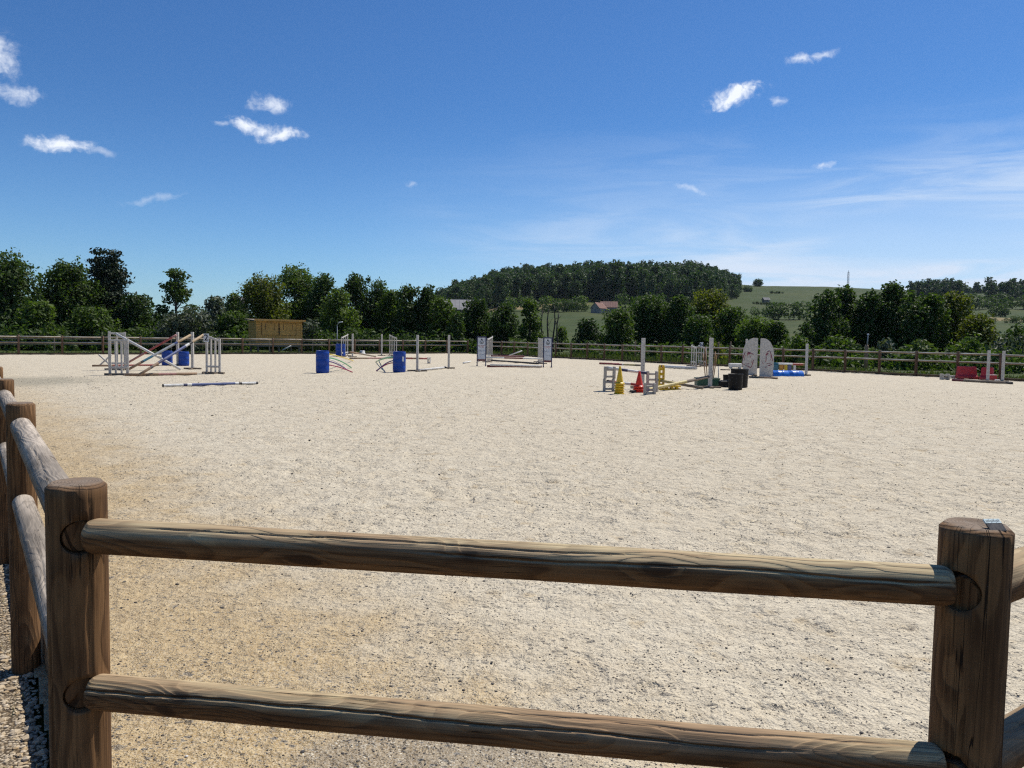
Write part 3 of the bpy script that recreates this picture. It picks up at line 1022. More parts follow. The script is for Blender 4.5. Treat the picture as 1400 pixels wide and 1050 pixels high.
P_PANEL = paint("panel_white", (0.66, 0.69, 0.72), 0.4, 0.15)
P_SKYB = paint("trough_blue", (0.015, 0.16, 0.62), 0.33, 0.1, (0.3, 0.3, 0.3))
P_F_GREEN = paint("flex_green", (0.03, 0.36, 0.13), 0.4, 0.1)
P_F_YEL = paint("flex_yellow", (0.72, 0.52, 0.02), 0.4, 0.1)
P_F_PUR = paint("flex_purple", (0.10, 0.045, 0.22), 0.4, 0.1)
P_F_MAG = paint("flex_magenta", (0.40, 0.02, 0.09), 0.4, 0.1)
P_INK = paint("ink_black", (0.02, 0.02, 0.028), 0.6, 0.0)
P_EMB = paint("emblem_red", (0.24, 0.028, 0.06), 0.6, 0.25, (0.5, 0.48, 0.46), 30)
P_PRINT_R = paint("print_red", (0.50, 0.26, 0.24), 0.6, 0.0)
P_PRINT_G = paint("print_grey", (0.24, 0.30, 0.38), 0.6, 0.0)
P_METAL = paint("galvanised", (0.34, 0.36, 0.37), 0.45, 0.2)


def zheight(px, yb, yt):
    d = G(px, yb).y
    return AT(px, yt, d).z


def standard(px, yb, yt, label, foot=0.72, w=0.10, group="single white jump stands", mat=None, rz=0.0):
    p = G(px, yb)
    h = zheight(px, yb, yt)
    o = thing("jump_stand", p, label, "jump stand", group, rz)
    mat = mat or P_GREY
    MB().box((0, 0, h / 2 + 0.03), (w, w, h - 0.06), bev=0.008).build("post", mat, o)
    MB().box((0, 0, 0.03), (foot, 0.11, 0.06), bev=0.006).build("foot", P_FOOT, o)
    MB().box((0, 0, 0.028), (0.11, foot * 0.85, 0.056), bev=0.006).build("foot", P_FOOT, o)
    strip = MB()
    for k in range(int((h - 0.4) / 0.1)):
        strip.tube([(w / 2 * 0.3, -w / 2 - 0.001, 0.32 + k * 0.1), (w / 2 * 0.3, -w / 2 - 0.003, 0.32 + k * 0.1)], 0.008, 6)
    s = strip.build("hole_strip", P_DARK, o)
    s['kind'] = "stuff"
    return o


def wing(a, b, tops, n, label, foot_a=None, foot_b=None, sign=None, group="picket jump wings", mat=None, slope_rail=True):
    """picket wing between ground points seen at a and b (px, y base); tops = y of its first and last slat"""
    pa, pb = G(*a), G(*b)
    ha, hb = AT(a[0], tops[0], pa.y).z, AT(b[0], tops[1], pb.y).z
    mid = (pa + pb) / 2
    o = thing("jump_wing", mid, label, "jump wing", group)
    mat = mat or P_GREY
    d = (pb - pa)
    ang = math.atan2(d.y, d.x)
    Mz = Matrix.Rotation(ang, 3, 'Z')
    w = 0.075
    for k in range(n):
        f = k / (n - 1)
        c = pa.lerp(pb, f) - mid
        h = ha + (hb - ha) * f - (0.0 if k in (0, n - 1) else 0.035)
        ww = 0.09 if k in (0, n - 1) else 0.062
        MB().box((c.x, c.y, h / 2 + 0.025), (ww, 0.05, h - 0.05), M=Mz, bev=0.006).build("slat", mat, o)
    ex = d.normalized() * 0.16
    MB().box((0, 0, 0.035), (d.length + 0.36, 0.10, 0.07), M=Mz, bev=0.006).build("foot", P_FOOT, o)
    for f in (0.08, 0.92):
        c = pa.lerp(pb, f) - mid
        MB().box((c.x, c.y, 0.028), (0.09, 0.62, 0.056), M=Mz, bev=0.006).build("foot", P_FOOT, o)
    nrm = Mz @ Vector((0, -1, 0))
    for za, zb in ((ha - 0.07, hb - 0.07), (0.27, 0.27)):
        p0 = pa - mid + Vector((0, 0, za)) + nrm * 0.036
        p1 = pb - mid + Vector((0, 0, zb)) + nrm * 0.036
        L = (p1 - p0).length
        M = along(p0, p1)
        me = MB().box((0, 0, L / 2), (0.032, 0.075, L + 0.05), bev=0.004).mesh("rail", mat)
        place("rail", me, M, o)
    if sign:
        f, ztop, txt, wd, hg = sign
        c = pa.lerp(pb, f) - mid
        sg = MB().box((c.x, c.y - 0.075, ztop - hg / 2), (wd, 0.012, hg), bev=0.002).build("number_sign", P_PANEL, o)
        cu = bpy.data.curves.new("number", 'FONT')
        cu.body = txt
        cu.size = hg * 1.0
        cu.align_x = 'CENTER'
        cu.align_y = 'CENTER'
        cu.extrude = 0.002
        cu.offset = 0.004
        to = bpy.data.objects.new("number", cu)
        COL.objects.link(to)
        dg = bpy.context.evaluated_depsgraph_get()
        me = bpy.data.meshes.new_from_object(to.evaluated_get(dg))
        bpy.data.objects.remove(to)
        me.materials.clear()
        me.materials.append(P_INK)
        put("number", me, sg, (c.x, c.y - 0.084, ztop - hg / 2), (math.pi / 2, 0, 0))
    return o


def pole(p0, p1, bands, label, r=0.048, group="striped jump poles", cat="jump pole"):
    """bands = [(fraction where it ends, paint)]"""
    p0, p1 = Vector(p0), Vector(p1)
    mid = (p0 + p1) / 2
    mats, mids, path, last = [], [], [p0 - mid], 0.0
    for f, m in bands:
        if m not in mats:
            mats.append(m)
        path.append(p0.lerp(p1, f) - mid)
        mids.append(mats.index(m))
    o = MB().tube(path, r, 14, mids=mids).build("jump_pole", mats, None, mid)
    return tag(o, label, cat, group)


W, B_, R_, PK, DK, BR, MR, PY = P_WHITE, P_BAND_BLUE, P_RED, P_PINK, P_DARK, P_BROWN, P_MAROON, P_PALEY

# ---- jump 2 at the left: two rows of wings with crossed poles
wing((150.5, 513), (174.5, 513), (462.5, 463.0), 4, "front white picket wing left of the crossed poles")
wing((150.0, 506), (171.0, 506), (453.0, 454.0), 3, "taller white wing standing just behind the front picket wing")
wing((283.0, 510.6), (300.5, 511.2), (456.5, 463.5), 4, "white picket wing with sloping top carrying the number 2 sign", sign=(0.02, 1.50, "2", 0.20, 0.32))
standard(243.2, 500, 454, "white jump stand touching the right blue barrel behind the crossed poles")
standard(263.4, 504.6, 454, "white jump stand just left of the number 2 wing")
pole(AT(158.5, 456, 30.6), G(247, 505, 0.05), [(1, W)], "plain white pole leaning down rightwards across the crossed jump", group="crossed poles of the left jump")
pole(AT(241, 458, 35.3), G(171, 498, 0.05), [(.08, PK), (.62, R_), (1, PK)], "faded red pole leaning on the stand before the blue barrels", group="crossed poles of the left jump")
pole(AT(260.5, 458, 31.9), G(174, 506, 0.05), [(.22, P_TAN), (.27, B_), (.40, P_METAL), (.62, P_METAL), (.76, P_TEAL), (.80, DK), (1, BR)], "grey pole with dark bands leaning on the stand beside the number 2 wing", group="crossed poles of the left jump")
pole(AT(278, 458, 29.2), G(189.5, 513, 0.05), [(.19, P_TAN), (.24, DK), (.30, W), (.62, B_), (.72, P_NAVY), (.80, BR), (.84, DK), (1, BR)], "blue and wood pole leaning on the number 2 wing", group="crossed poles of the left jump")
pole(G(171, 512.5, 0.05), G(269, 510.8, 0.05), [(.45, BR), (.7, PK), (1, BR)], "brownish pink pole lying on the sand under the crossed poles")
pole(G(126, 500, 0.05), G(217, 499, 0.05), [(.3, BR), (.95, R_), (1, BR)], "thin red pole lying behind the two left picket wings", 0.04)
pole(G(222, 527.2, 0.05), G(352.5, 523.6, 0.05), [(.012, DK), (.205, W), (.245, P_NAVY), (.29, W), (.745, B_), (.785, W), (.82, DK), (.975, W), (1, DK)], "blue and white striped pole lying alone on the sand in front", 0.041)
# small cross-legged cavaletti
c0 = G(144, 499.6)
o = thing("cavaletti_cross", c0, "small white cross of two short bars on the sand beside the left wings", "cavaletti")
for sgn in (-1, 1):
    MB().box((0, sgn * 0.035, 0.24), (0.06, 0.06, 0.72), M=Matrix.Rotation(sgn * math.radians(48), 3, 'Y'), bev=0.005).build("bar", P_GREY, o)
MB().tube([(0, -0.09, 0.24), (0, 0.09, 0.24)], 0.012, 8).build("bolt", P_METAL, o)


# ---- barrels
def barrel(px, yb, w_px, yt, label, paper=False):
    p = G(px, yb)
    d = p.y
    r = w_px / 2 / F_PX * d
    h = AT(px, yt, d).z - 0.005
    o = thing("barrel", p, label, "barrel", "blue plastic barrels standing in the arena", random.uniform(0, 6))
    k = r
    prof = [(0.0, 0.0), (k * .90, 0.0), (k * .97, 0.03), (k, 0.08), (k, h * .30), (k * .975, h * .315), (k * 1.012, h * .335), (k * 1.012, h * .355), (k * .975, h * .375),
            (k, h * .39), (k, h * .62), (k * .975, h * .635), (k * 1.012, h * .655), (k * 1.012, h * .675), (k * .975, h * .695), (k, h * .71),
            (k, h * .90), (k * .985, h * .935), (k * .90, h * .965), (k * .93, h * .972), (k * .93, h)]
    MB().lathe(prof, 36).build("body", P_BLUE, o)
    MB().lathe([(k * .93, h), (k * .88, h), (k * .87, h - .018), (0, h - .018)], 36).build("lid", P_BLUE, o)
    for s in (-1, 1):
        MB().lathe([(0.032, h - .019), (0.032, h - .004), (0.0, h - .004)], 12, c=(s * k * .6, 0, 0)).build("bung", P_DARK, o)
    if paper:
        s = MB()
        a0 = -math.pi / 2 + 0.75 - o.rotation_euler.z
        s.lathe([(k * 1.016, h * .52), (k * 1.016, h * .75)], 6, a0=a0 - 0.16, a1=a0 + 0.16)
        s.build("sticker", P_PANEL, o)
    return o


barrel(228.6, 499.6, 14.0, 479.3, "blue barrel left of the pair behind the crossed poles")
barrel(251.5, 500.2, 13.6, 480.0, "blue barrel right of the pair behind the crossed poles")
b1 = barrel(441, 510, 18.0, 479.0, "blue barrel whose coloured flexible rods droop to its right")
b2 = barrel(545.8, 508.8, 17.6, 480.0, "blue barrel with a white sticker and rods drooping to its left", True)
barrel(465.5, 487.6, 13.0, 470.0, "smaller looking blue barrel at the foot of a white picket wing")


def flex(start, end, sag, mat, label, d0, de):
    a = AT(start[0], start[1], d0)
    e = G(end[0], end[1], 0.018)
    pts = []
    for k in range(13):
        f = k / 12
        p = a.lerp(e, f)
        p.z += sag * 4 * f * (1 - f) * (1 - 0.25 * f)
        pts.append(p)
    m0 = pts[0].copy()
    o = MB().tube([p - m0 for p in pts], 0.024, 10).build("flexible_rod", mat, None, m0)
    return tag(o, label, "flexible rod", "drooping coloured rods at the blue barrels")


y1 = G(441, 510).y
flex((449.5, 484.0), (483, 493.2), 0.02, P_F_YEL, "yellow rod drooping from the barrel", y1, 0)
flex((449.5, 489.2), (480.5, 502.8), 0.09, P_F_GREEN, "green rod drooping rightwards below the yellow rod", y1, 0)
flex((449.5, 491.2), (474, 504.6), 0.07, P_WHITE, "thin white rod drooping below the green rod", y1, 0)
flex((449.5, 494.0), (476.5, 506.8), 0.06, P_F_PUR, "dark purple rod drooping rightwards to the sand", y1, 0)
flex((449.5, 499.0), (482, 509.0), 0.05, P_F_MAG, "magenta rod drooping rightwards, lowest of the barrel's rods", y1, 0)
y2 = G(546, 508.8).y
flex((538, 488.6), (514, 494.6), 0.05, P_F_GREEN, "green rod drooping leftwards from the stickered barrel", y2, 0)
flex((538, 487.5), (518, 492.0), 0.05, paint("flex_mint", (0.35, 0.6, 0.42), 0.4, 0.1), "pale mint rod drooping leftwards from the stickered barrel", y2, 0)
flex((538, 493.0), (515, 507.4), 0.09, P_F_PUR, "dark purple rod drooping leftwards from the stickered barrel", y2, 0)
flex((538, 496.0), (514.5, 507.0), 0.08, P_F_MAG, "magenta rod drooping leftwards from the stickered barrel", y2, 0)

# ---- far jump between the barrels
wing((466.8, 488.0), (475.2, 486.5), (460.4, 456.2), 4, "far white picket wing behind the small blue barrel")
wing((532.8, 485.8), (542.0, 487.0), (457.0, 461.2), 4, "far white picket wing right behind the stickered blue barrel")
standard(482, 488.3, 456.2, "far white jump stand beside the picket wing behind the small barrel", 0.6)
standard(521.8, 486.2, 456.8, "far white jump stand left of the picket wing behind the stickered barrel", 0.6)
pole(AT(478, 481, 48), G(513.5, 487.4, 0.05), [(.3, BR), (1, P_FOOT)], "dull brown pole sloping to the sand behind the drooping rods")
pole(G(478, 489.8, 0.05), G(537, 489.4, 0.05), [(.4, BR), (1, PK)], "dull brown pole lying flat between the two blue barrels", 0.045)
pole(G(553, 489.8, 0.3), G(584, 490.2, 0.3), [(.35, R_), (.7, BR), (1, R_)], "red pole just right of the stickered blue barrel")
# upturned white tub by the fence
p = G(495.5, 483.6)
o = thing("white_tub", p, "upturned white plastic tub lying by the far fence", "tub")
MB().lathe([(0.26, 0.0), (0.255, 0.03), (0.235, 0.04), (0.20, 0.24), (0.17, 0.27), (0, 0.275)], 20).build("bowl", P_WHITE, o)
MB().lathe([(0.275, 0.0), (0.275, 0.035), (0.25, 0.036)], 20).build("rim", P_WHITE, o)
p = G(586.6, 497)
o = thing("cavaletti_block", p, "little white block stand holding the end of the red pole", "cavaletti", "white cavaletti blocks")
hh = zheight(586.6, 497, 488)
for s in (-1, 1):
    MB().box((s * 0.06, 0, hh / 2), (0.045, 0.3, hh), bev=0.006).build("upright", P_GREY, o)
for z in (0.06, hh * 0.72):
    MB().box((0, 0, z), (0.08, 0.26, 0.05), bev=0.004).build("bar", P_GREY, o)

# ---- pair of single stands with a white pole on the ground
standard(570.5, 507.5, 458, "white jump stand left of the pair with a white pole at their feet", 0.86)
standard(613.4, 503.8, 458, "white jump stand right of the pair with a white pole at their feet", 0.6)
pole(G(573, 506.2, 0.05), G(609, 502.3, 0.05), [(.94, W), (1, DK)], "white pole with a dark tip lying between two white stands")
pole(G(633.5, 496.2, 0.05), G(643.5, 494.2, 0.05), [(1, W)], "short white pole end lying left of the advertising boards", 0.045)


# ---- advertising wings
def advert(x0, x1, yb, yt, label):
    p0, p1 = G(x0, yb), G(x1, yb + 0.016 * (x1 - x0))
    mid = (p0 + p1) / 2
    w = (p1 - p0).length
    h = AT(x0, yt, p0.y).z
    o = thing("advert_board", mid, label, "advert board", "advertising boards flanking the jump")
    t_ = 0.05
    for s in (-1, 1):
        MB().box((s * (w / 2 - t_ / 2), 0, h / 2), (t_, 0.05, h), bev=0.004).build("leg", P_NAVY, o)
        MB().box((s * (w / 2 - t_ / 2), 0.0, 0.025), (0.06, 0.55, 0.05), bev=0.004).build("foot", P_NAVY, o)
    MB().box((0, 0, h - 0.03), (w - 2 * t_ - .004, 0.046, 0.06), bev=0.004).build("top_bar", P_NAVY, o)
    z0, z1 = h * 0.235, h - 0.062
    pn = MB().box((0, 0, (z0 + z1) / 2), (w - 2 * t_ - .004, 0.02, z1 - z0)).build("panel", P_PANEL, o)
    MB().box((0, 0, h * 0.20), (w - 2 * t_ - .004, 0.044, h * 0.064), bev=0.004).build("lower_band", P_MAROON, o)
    # emblem: a loop rising to a dark peak, a small figure inside
    y = -0.012
    e = MB()
    cx, cz, rr_ = 0.0, z1 - 0.235, 0.088
    ring = []
    for k in range(25):
        a_ = math.radians(118 + 304 * k / 24)
        ring.append((cx + rr_ * math.cos(a_), y, cz + rr_ * 1.02 * math.sin(a_)))
    ring = [(cx - 0.005, y, cz + 0.185)] + ring + [(cx + 0.012, y, cz + 0.185)]
    e.tube(ring, 0.011, 6)
    e.prism([(cx - 0.035, cz + 0.105), (cx + 0.04, cz + 0.105), (cx + 0.004, cz + 0.19)], -0.004, c=(0, y, 0))
    e.tube([(cx - 0.03, y, cz - 0.06), (cx - 0.022, y, cz + 0.005), (cx + 0.004, y, cz + 0.022), (cx + 0.026, y, cz + 0.0), (cx + 0.03, y, cz - 0.06)], 0.010, 6)
    e.tube([(cx - 0.02, y, cz - 0.035), (cx + 0.022, y, cz - 0.035)], 0.009, 6)
    e.build("emblem", P_INK, pn)
    rs = random.Random(5)
    for j, (zz, hg, m, wf) in enumerate(((z1 - 0.42, 0.034, P_PRINT_R, .92), (z1 - 0.49, 0.050, P_PRINT_R, .55), (z1 - 0.66, 0.026, P_PRINT_G, .88), (z1 - 0.71, 0.026, P_PRINT_G, .8), (z1 - 0.90, 0.020, P_PRINT_G, .6))):
        ln = MB()
        ww = (w - 2 * t_) * wf
        x = -ww / 2
        while x < ww / 2 - 0.01:
            cw = rs.uniform(0.012, 0.026)
            ln.box((x + cw / 2, y + 0.0005, zz + rs.uniform(-.002, .002)), (cw * .8, 0.004, hg * rs.choice((.7, 1, 1))))
            x += cw + (0.016 if rs.random() < .16 else 0.0)
        q = ln.build("print_line", m, pn)
    return o


advert(651.6, 664.6, 500.2, 460.0, "white advert board with navy frame at the left end of the low maroon jump")
advert(742.2, 754.6, 502.0, 461.0, "white advert board with navy frame at the right end of the low maroon jump")
# broad white wings behind the boards
for x0, x1, y0, y1_, t0, t1, lb in ((665.8, 672.6, 495.5, 492.5, 462.5, 459.2, "white boarded wing turned edgeways beside the left advert board"),
                                    (735.8, 741.2, 495.0, 497.5, 461.5, 462.5, "white boarded wing turned edgeways beside the right advert board")):
    wing((x0, y0), (x1, y1_), (t0, t1), 5, lb, mat=P_GREY, group="white boarded wings")
pole(G(666, 500.6, 0.05), G(740.5, 501.2, 0.05), [(1, MR)], "maroon pole on the sand between the advert boards, nearest of the three", 0.06)
pole(G(670, 499.0, 0.12), G(740, 500.4, 0.12), [(1, W)], "white plank lying on top of the maroon pole between the boards", 0.04)
pole(AT(664, 488.7, 43.5), AT(741, 490.5, 43.5), [(.33, W), (.66, MR), (1, W)], "white pole with a maroon middle hung between the advert boards", 0.045)
pole(G(672, 492.6, 0.05), G(736, 497.0, 0.05), [(1, DK)], "dark pole lying askew behind the maroon pole", 0.05)
pole(AT(671, 486.5, 47), AT(717, 487.4, 47), [(1, MR)], "thin maroon pole behind the hung white pole", 0.045)
pole(AT(695.5, 486, 49), AT(714, 479.6, 49), [(1, W)], "short white pole sloping upward behind the low maroon jump", 0.035)


# ---- shields with red drawing
def shield(x_in, x_out, yb, yt, strokes, label, left):
    p = G((x_in + x_out) / 2, yb)
    d = p.y
    k = d / F_PX
    w = abs(x_out - x_in) * k
    h = AT(x_in, yt, d).z
    o = thing("shield_wing", p, label, "jump wing", "arched white wings with red drawing")
    s = -1 if left else 1         # outer side
    out = [(-s * w / 2, 0.02), (s * w * 0.42, 0.02)]
    out += [(s * w * 0.5, h * 0.30), (s * w * 0.5, h * 0.56)]
    for j in range(1, 13):
        a_ = math.pi / 2 * j / 12
        out.append((-s * w * 0.30 + s * w * 0.80 * math.cos(a_), h * 0.56 + h * 0.44 * math.sin(a_)))
    out.append((-s * w / 2, h * 0.995))
    bd = MB().prism(out, 0.035, c=(0, -0.0175, 0)).build("board", P_GREY, o)
    dr = MB()
    c0 = AT((x_in + x_out) / 2, yb, d)
    for st in strokes:
        pts = [AT(1000 + sx / 11.667, 450 + sy / 11.667, d) - p for sx, sy in st[0]]
        pts = [Vector((q.x, -0.0195, q.z)) for q in pts]
        dr.tube(pts, [st[1] * k * (0.7 + 0.5 * ((i * 5) % 3) / 2) for i in range(len(pts))], 6)
    for i in range(len(dr.v)):
        x, y, z = dr.v[i]
        dr.v[i] = (x, -0.0185 + (y + 0.0195) * 0.06, z)
    dr.build("red_drawing", P_EMB, bd)
    for f in (-0.3, 0.3):
        MB().box((f * w, 0, 0.03), (0.07, 0.8, 0.06), bev=0.005).build("foot", P_FOOT, o)
    MB().box((-s * (w / 2 - 0.05), 0.045, h * 0.45), (0.08, 0.05, h * 0.86), bev=0.005).build("back_post", P_GREY, o)
    return o


shield(1034.6, 1014.6, 513.5, 462.0, [
    ([(222, 360), (196, 420), (180, 470)], .55), ([(185, 460), (165, 545), (215, 572)], .40), ([(225, 575), (300, 612), (318, 600)], .6), ([(318, 600), (345, 510), (350, 488)], .55),
    ([(240, 362), (290, 372), (330, 395), (358, 402)], .55), ([(245, 400), (265, 385), (300, 392)], .9), ([(250, 430), (262, 400), (290, 398)], .5), ([(292, 420), (303, 440), (303, 455)], .4),
    ([(205, 500), (212, 440), (232, 410)], .3), ([(235, 550), (262, 556), (285, 548)], .45), ([(330, 470), (315, 540)], .22)],
    "left half of the pair of arched white wings with red drawn lines", True)
shield(1038.2, 1057.0, 516.6, 462.4, [
    ([(560, 372), (590, 352), (612, 345)], .6), ([(612, 345), (632, 410), (648, 480), (655, 510)], .6), ([(650, 560), (600, 580), (580, 585)], .55), ([(530, 610), (560, 602)], .55),
    ([(545, 420), (560, 395), (590, 380)], .75), ([(550, 420), (552, 470), (545, 525)], .5), ([(548, 400), (560, 412), (575, 402)], .7), ([(478, 500), (492, 540), (520, 560)], .32),
    ([(545, 560), (580, 548), (630, 540)], .40), ([(620, 420), (628, 470), (610, 510)], .25)],
    "right half of the pair of arched white wings with red drawn lines", False)
standard(1019.6, 507, 463.5, "white jump stand half hidden behind the left arched wing", 0.6)
standard(1102.0, 513.6, 470, "white jump stand right of the blue half barrels", 0.42)
b = MB()
# dark rail under the two shields
pole(G(1024, 515.2, 0.045), G(1063, 517.2, 0.045), [(.55, P_FOOT), (1, BR)], "dark plank lying at the feet of the arched wings", 0.04)


# ---- blue half barrels and the low coloured filler
def half_barrel(x0, x1, yb, yt, label):
    p0, p1 = G(x0, yb), G(x1, yb)
    mid = (p0 + p1) / 2
    L = (p1 - p0).length * 0.97
    r = AT(x0, yt, p0.y).z
    o = thing("half_barrel", mid, label, "half barrel", "blue half barrels on the sand")
    prof = [(r * .9, -L / 2), (r, -L / 2 + .04), (r, -L * .18), (r * 1.03, -L * .16), (r, -L * .13), (r, L * .13), (r * 1.03, L * .16), (r, L * .18), (r, L / 2 - .04), (r * .9, L / 2)]
    MB().lathe(prof, 20, a0=0.0, a1=math.pi, axis='X').build("shell", P_SKYB, o)
    for s in (-1, 1):
        arc = [(r * .9 * math.cos(math.pi * k / 16), r * .9 * math.sin(math.pi * k / 16)) for k in range(17)]
        MB().prism(arc, 0.02, M=Matrix.Rotation(math.pi / 2, 3, 'Z'), c=(s * (L / 2 - .012) + .01, 0, 0)).build("end_plate", P_BLUE, o)
    return o


half_barrel(1056.6, 1075.6, 514.4, 506.4, "blue half barrel lying beside the right arched wing")
half_barrel(1076.2, 1095.4, 514.4, 506.6, "blue half barrel lying beside the white stand at the right")
pf = G(1078, 510.0)
kf = pf.y / F_PX
o = thing("low_filler", pf, "low jump filler of coloured blocks behind the blue half barrels", "jump filler")
hf = zheight(1078, 510, 499)
for x, w_, m in ((1060.5, 6.0, P_TEAL), (1067.8, 5.0, P_ORANGE), (1074.0, 3.0, P_F_YEL), (1079.0, 4.5, P_BAND_BLUE), (1086.0, 2.6, P_WHITE)):
    MB().box(((x - 1078) * kf, 0, hf / 2), (w_ * kf, 0.12, hf), bev=0.01).build("block", m, o)
pole(AT(1057, 497.2, pf.y), AT(1099.5, 498.2, pf.y), [(.17, P_TEAL), (.62, W), (.94, R_), (1, BR)], "teal, white and red pole resting above the coloured blocks", 0.055)


# ---- stacking blocks, cones and poles right of the middle
def cav_block(p, w, h, d, label, rz=0.0, group="grey stacking blocks"):
    o = thing("cavaletti_block", p, label, "cavaletti", group, rz)
    t_ = 0.072
    for s in (-1, 1):
        MB().box((s * (w / 2 - t_ / 2), 0, h / 2), (t_, d, h), bev=0.012).build("upright", P_BLOCK, o)
    for z in (h * 0.17, h * 0.72):
        MB().box((0, 0, z), (w - 2 * t_ - .003, d * 0.7, 0.055), bev=0.008).build("bar", P_BLOCK, o)
    return o


pl = G(832, 534.5)
hb = zheight(832, 534.5, 501) / 2
wl = 15.5 * pl.y / F_PX
cav_block(pl, wl, hb, 0.15, "lower grey stacking block left of the yellow cones")
cav_block(pl + Vector((0.02, 0.0, hb + .002)), wl, hb, 0.15, "upper grey stacking block left of the yellow cones", 0.06)
pr = G(888, 540)
hb2 = zheight(888, 540, 523.4)
cav_block(pr, 16.5 * pr.y / F_PX, hb2, 0.15, "single grey stacking block standing in front of the red cones", -0.05)
pr2 = G(892.5, 537.0) + Vector((0.05, 0.45, 0))
hb3 = AT(892, 507.4, pr2.y).z / 2
cav_block(pr2, 15.5 * pr2.y / F_PX, hb3, 0.15, "lower grey stacking block hidden behind the front right block")
cav_block(pr2 + Vector((0.0, 0, hb3 + .002)), 15.5 * pr2.y / F_PX, hb3, 0.15, "upper grey stacking block behind the front right block")
pole(AT(829, 502.6, pl.y), AT(887, 510.4, pr2.y), [(.17, W), (.32, W), (.50, P_NAVY), (.75, W), (.98, P_NAVY), (1, DK)], "white and navy pole lying across the tops of the grey blocks", 0.045)
pole(AT(829, 521.3, pl.y), AT(886, 527.5, pr2.y), [(.07, DK), (.30, R_), (.58, W), (.80, R_), (1, W)], "red and white pole lying low across the grey blocks", 0.045)


def cone(p, r, h, mat, label, group, square=False, rz=0.0):
    o = thing("training_cone", p, label, "cone", group, rz)
    prof = [(r, 0.0), (r, 0.035), (r * .86, 0.042), (r * .78, 0.06)]
    body = [(r * .72, 0.045), (0.026, h - 0.012), (0.018, h), (0.0, h)]
    MB().lathe(body, 28).build("cone_body", mat, o)
    MB().lathe([(0.0, 0.0)] + prof + [(r * .70, 0.06)], 28).build("base", mat, o)
    return o


pc = G(846.8, 538.6)
kc = pc.y / F_PX
h_all = AT(846.8, 500.4, pc.y).z
for k in range(5):
    cone(pc + Vector((random.uniform(-.008, .008), 0, 0.068 * k)), 7.0 * kc, h_all - 0.068 * 4, P_YEL,
         "topmost yellow cone of the yellow cone stack" if k == 4 else "yellow cone nested below the top of the yellow stack",
         "yellow cone stack" if k == 4 else "yellow cones nested in the stack", rz=random.uniform(0, 6))
pc = G(873.5, 536.6)
kc = pc.y / F_PX
h_all = AT(873.5, 507.4, pc.y).z
for k in range(3):
    cone(pc + Vector((0, 0, 0.075 * k)), 8.6 * kc * (1.0 if k < 2 else 0.9), h_all - 0.075 * 2, P_CONE,
         "topmost red cone of the red cone stack" if k == 2 else "red cone nested below the top of the red stack",
         "red cone stack" if k == 2 else "red cones nested in the stack")
pole(G(861.5, 534.8, 0.035), G(869, 535.4, 0.035), [(1, DK)], "stub of dark pole on the sand beside the red cones", 0.035)

standard(878.0, 530.5, 462.2, "tall white jump stand behind the red cones", 0.75, 0.115)
standard(970.6, 530.4, 462.0, "tall white jump stand in front of the green crate", 0.72, 0.115)
pole(G(883.5, 533.2, 0.05), AT(968.5, 515.2, G(970, 530.4).y - 0.1), [(.04, DK), (.62, PY), (1, P_FOOT)], "pale yellow pole rising from the grey blocks to the tall stand", 0.05)
pole(AT(899, 519.6, 25.4), G(961, 530.6, 0.05), [(.5, PY), (1, P_FOOT)], "pale yellow pole sloping down from the yellow block to the tall stand's foot", 0.045)


def yellow_block(p, w, d, h, label, rz=0.0, lying=False):
    o = thing("yellow_block", p, label, "cavaletti", "yellow plastic stacking blocks", rz)
    R0 = Matrix.Rotation(math.pi / 2, 3, 'Y') if lying else Matrix.Identity(3)
    base = Vector((0, 0, w / 2)) if lying else Vector((0, 0, h / 2))
    b = MB()
    t_ = 0.045
    for s in (-1, 1):
        b.box(R0 @ Vector((s * (w / 2 - t_ / 2), 0, 0)) + base, (t_, d, h), M=R0, bev=0.012)
    b.build("side", P_YEL, o)
    b = MB()
    for f in (-0.40, -0.13, 0.13, 0.38):
        b.box(R0 @ Vector((0, 0, h * f)) + base, (w - 2 * t_ - .002, d * 0.8, h * 0.13), M=R0, bev=0.008)
    b.build("web", P_YEL, o)
    b = MB()
    for s in (-1, 1):
        b.box(R0 @ Vector((s * w * 0.30, 0, h * 0.5 + 0.02)) + base, (w * 0.26, d * 0.9, 0.06), M=R0, bev=0.01)
    b.build("pole_notch", P_YEL, o)
    return o


py_ = G(903.8, 529.0)
ky = py_.y / F_PX
yellow_block(py_, 7.6 * ky, 0.22, zheight(903.8, 529, 501), "yellow stacking block standing upright beside the pale yellow poles")
py_ = G(914.5, 533.0)
yellow_block(py_, 6.4 * py_.y / F_PX, 0.26, 27.0 * py_.y / F_PX, "yellow stacking block lying flat under the pale yellow poles", 0.05, True)

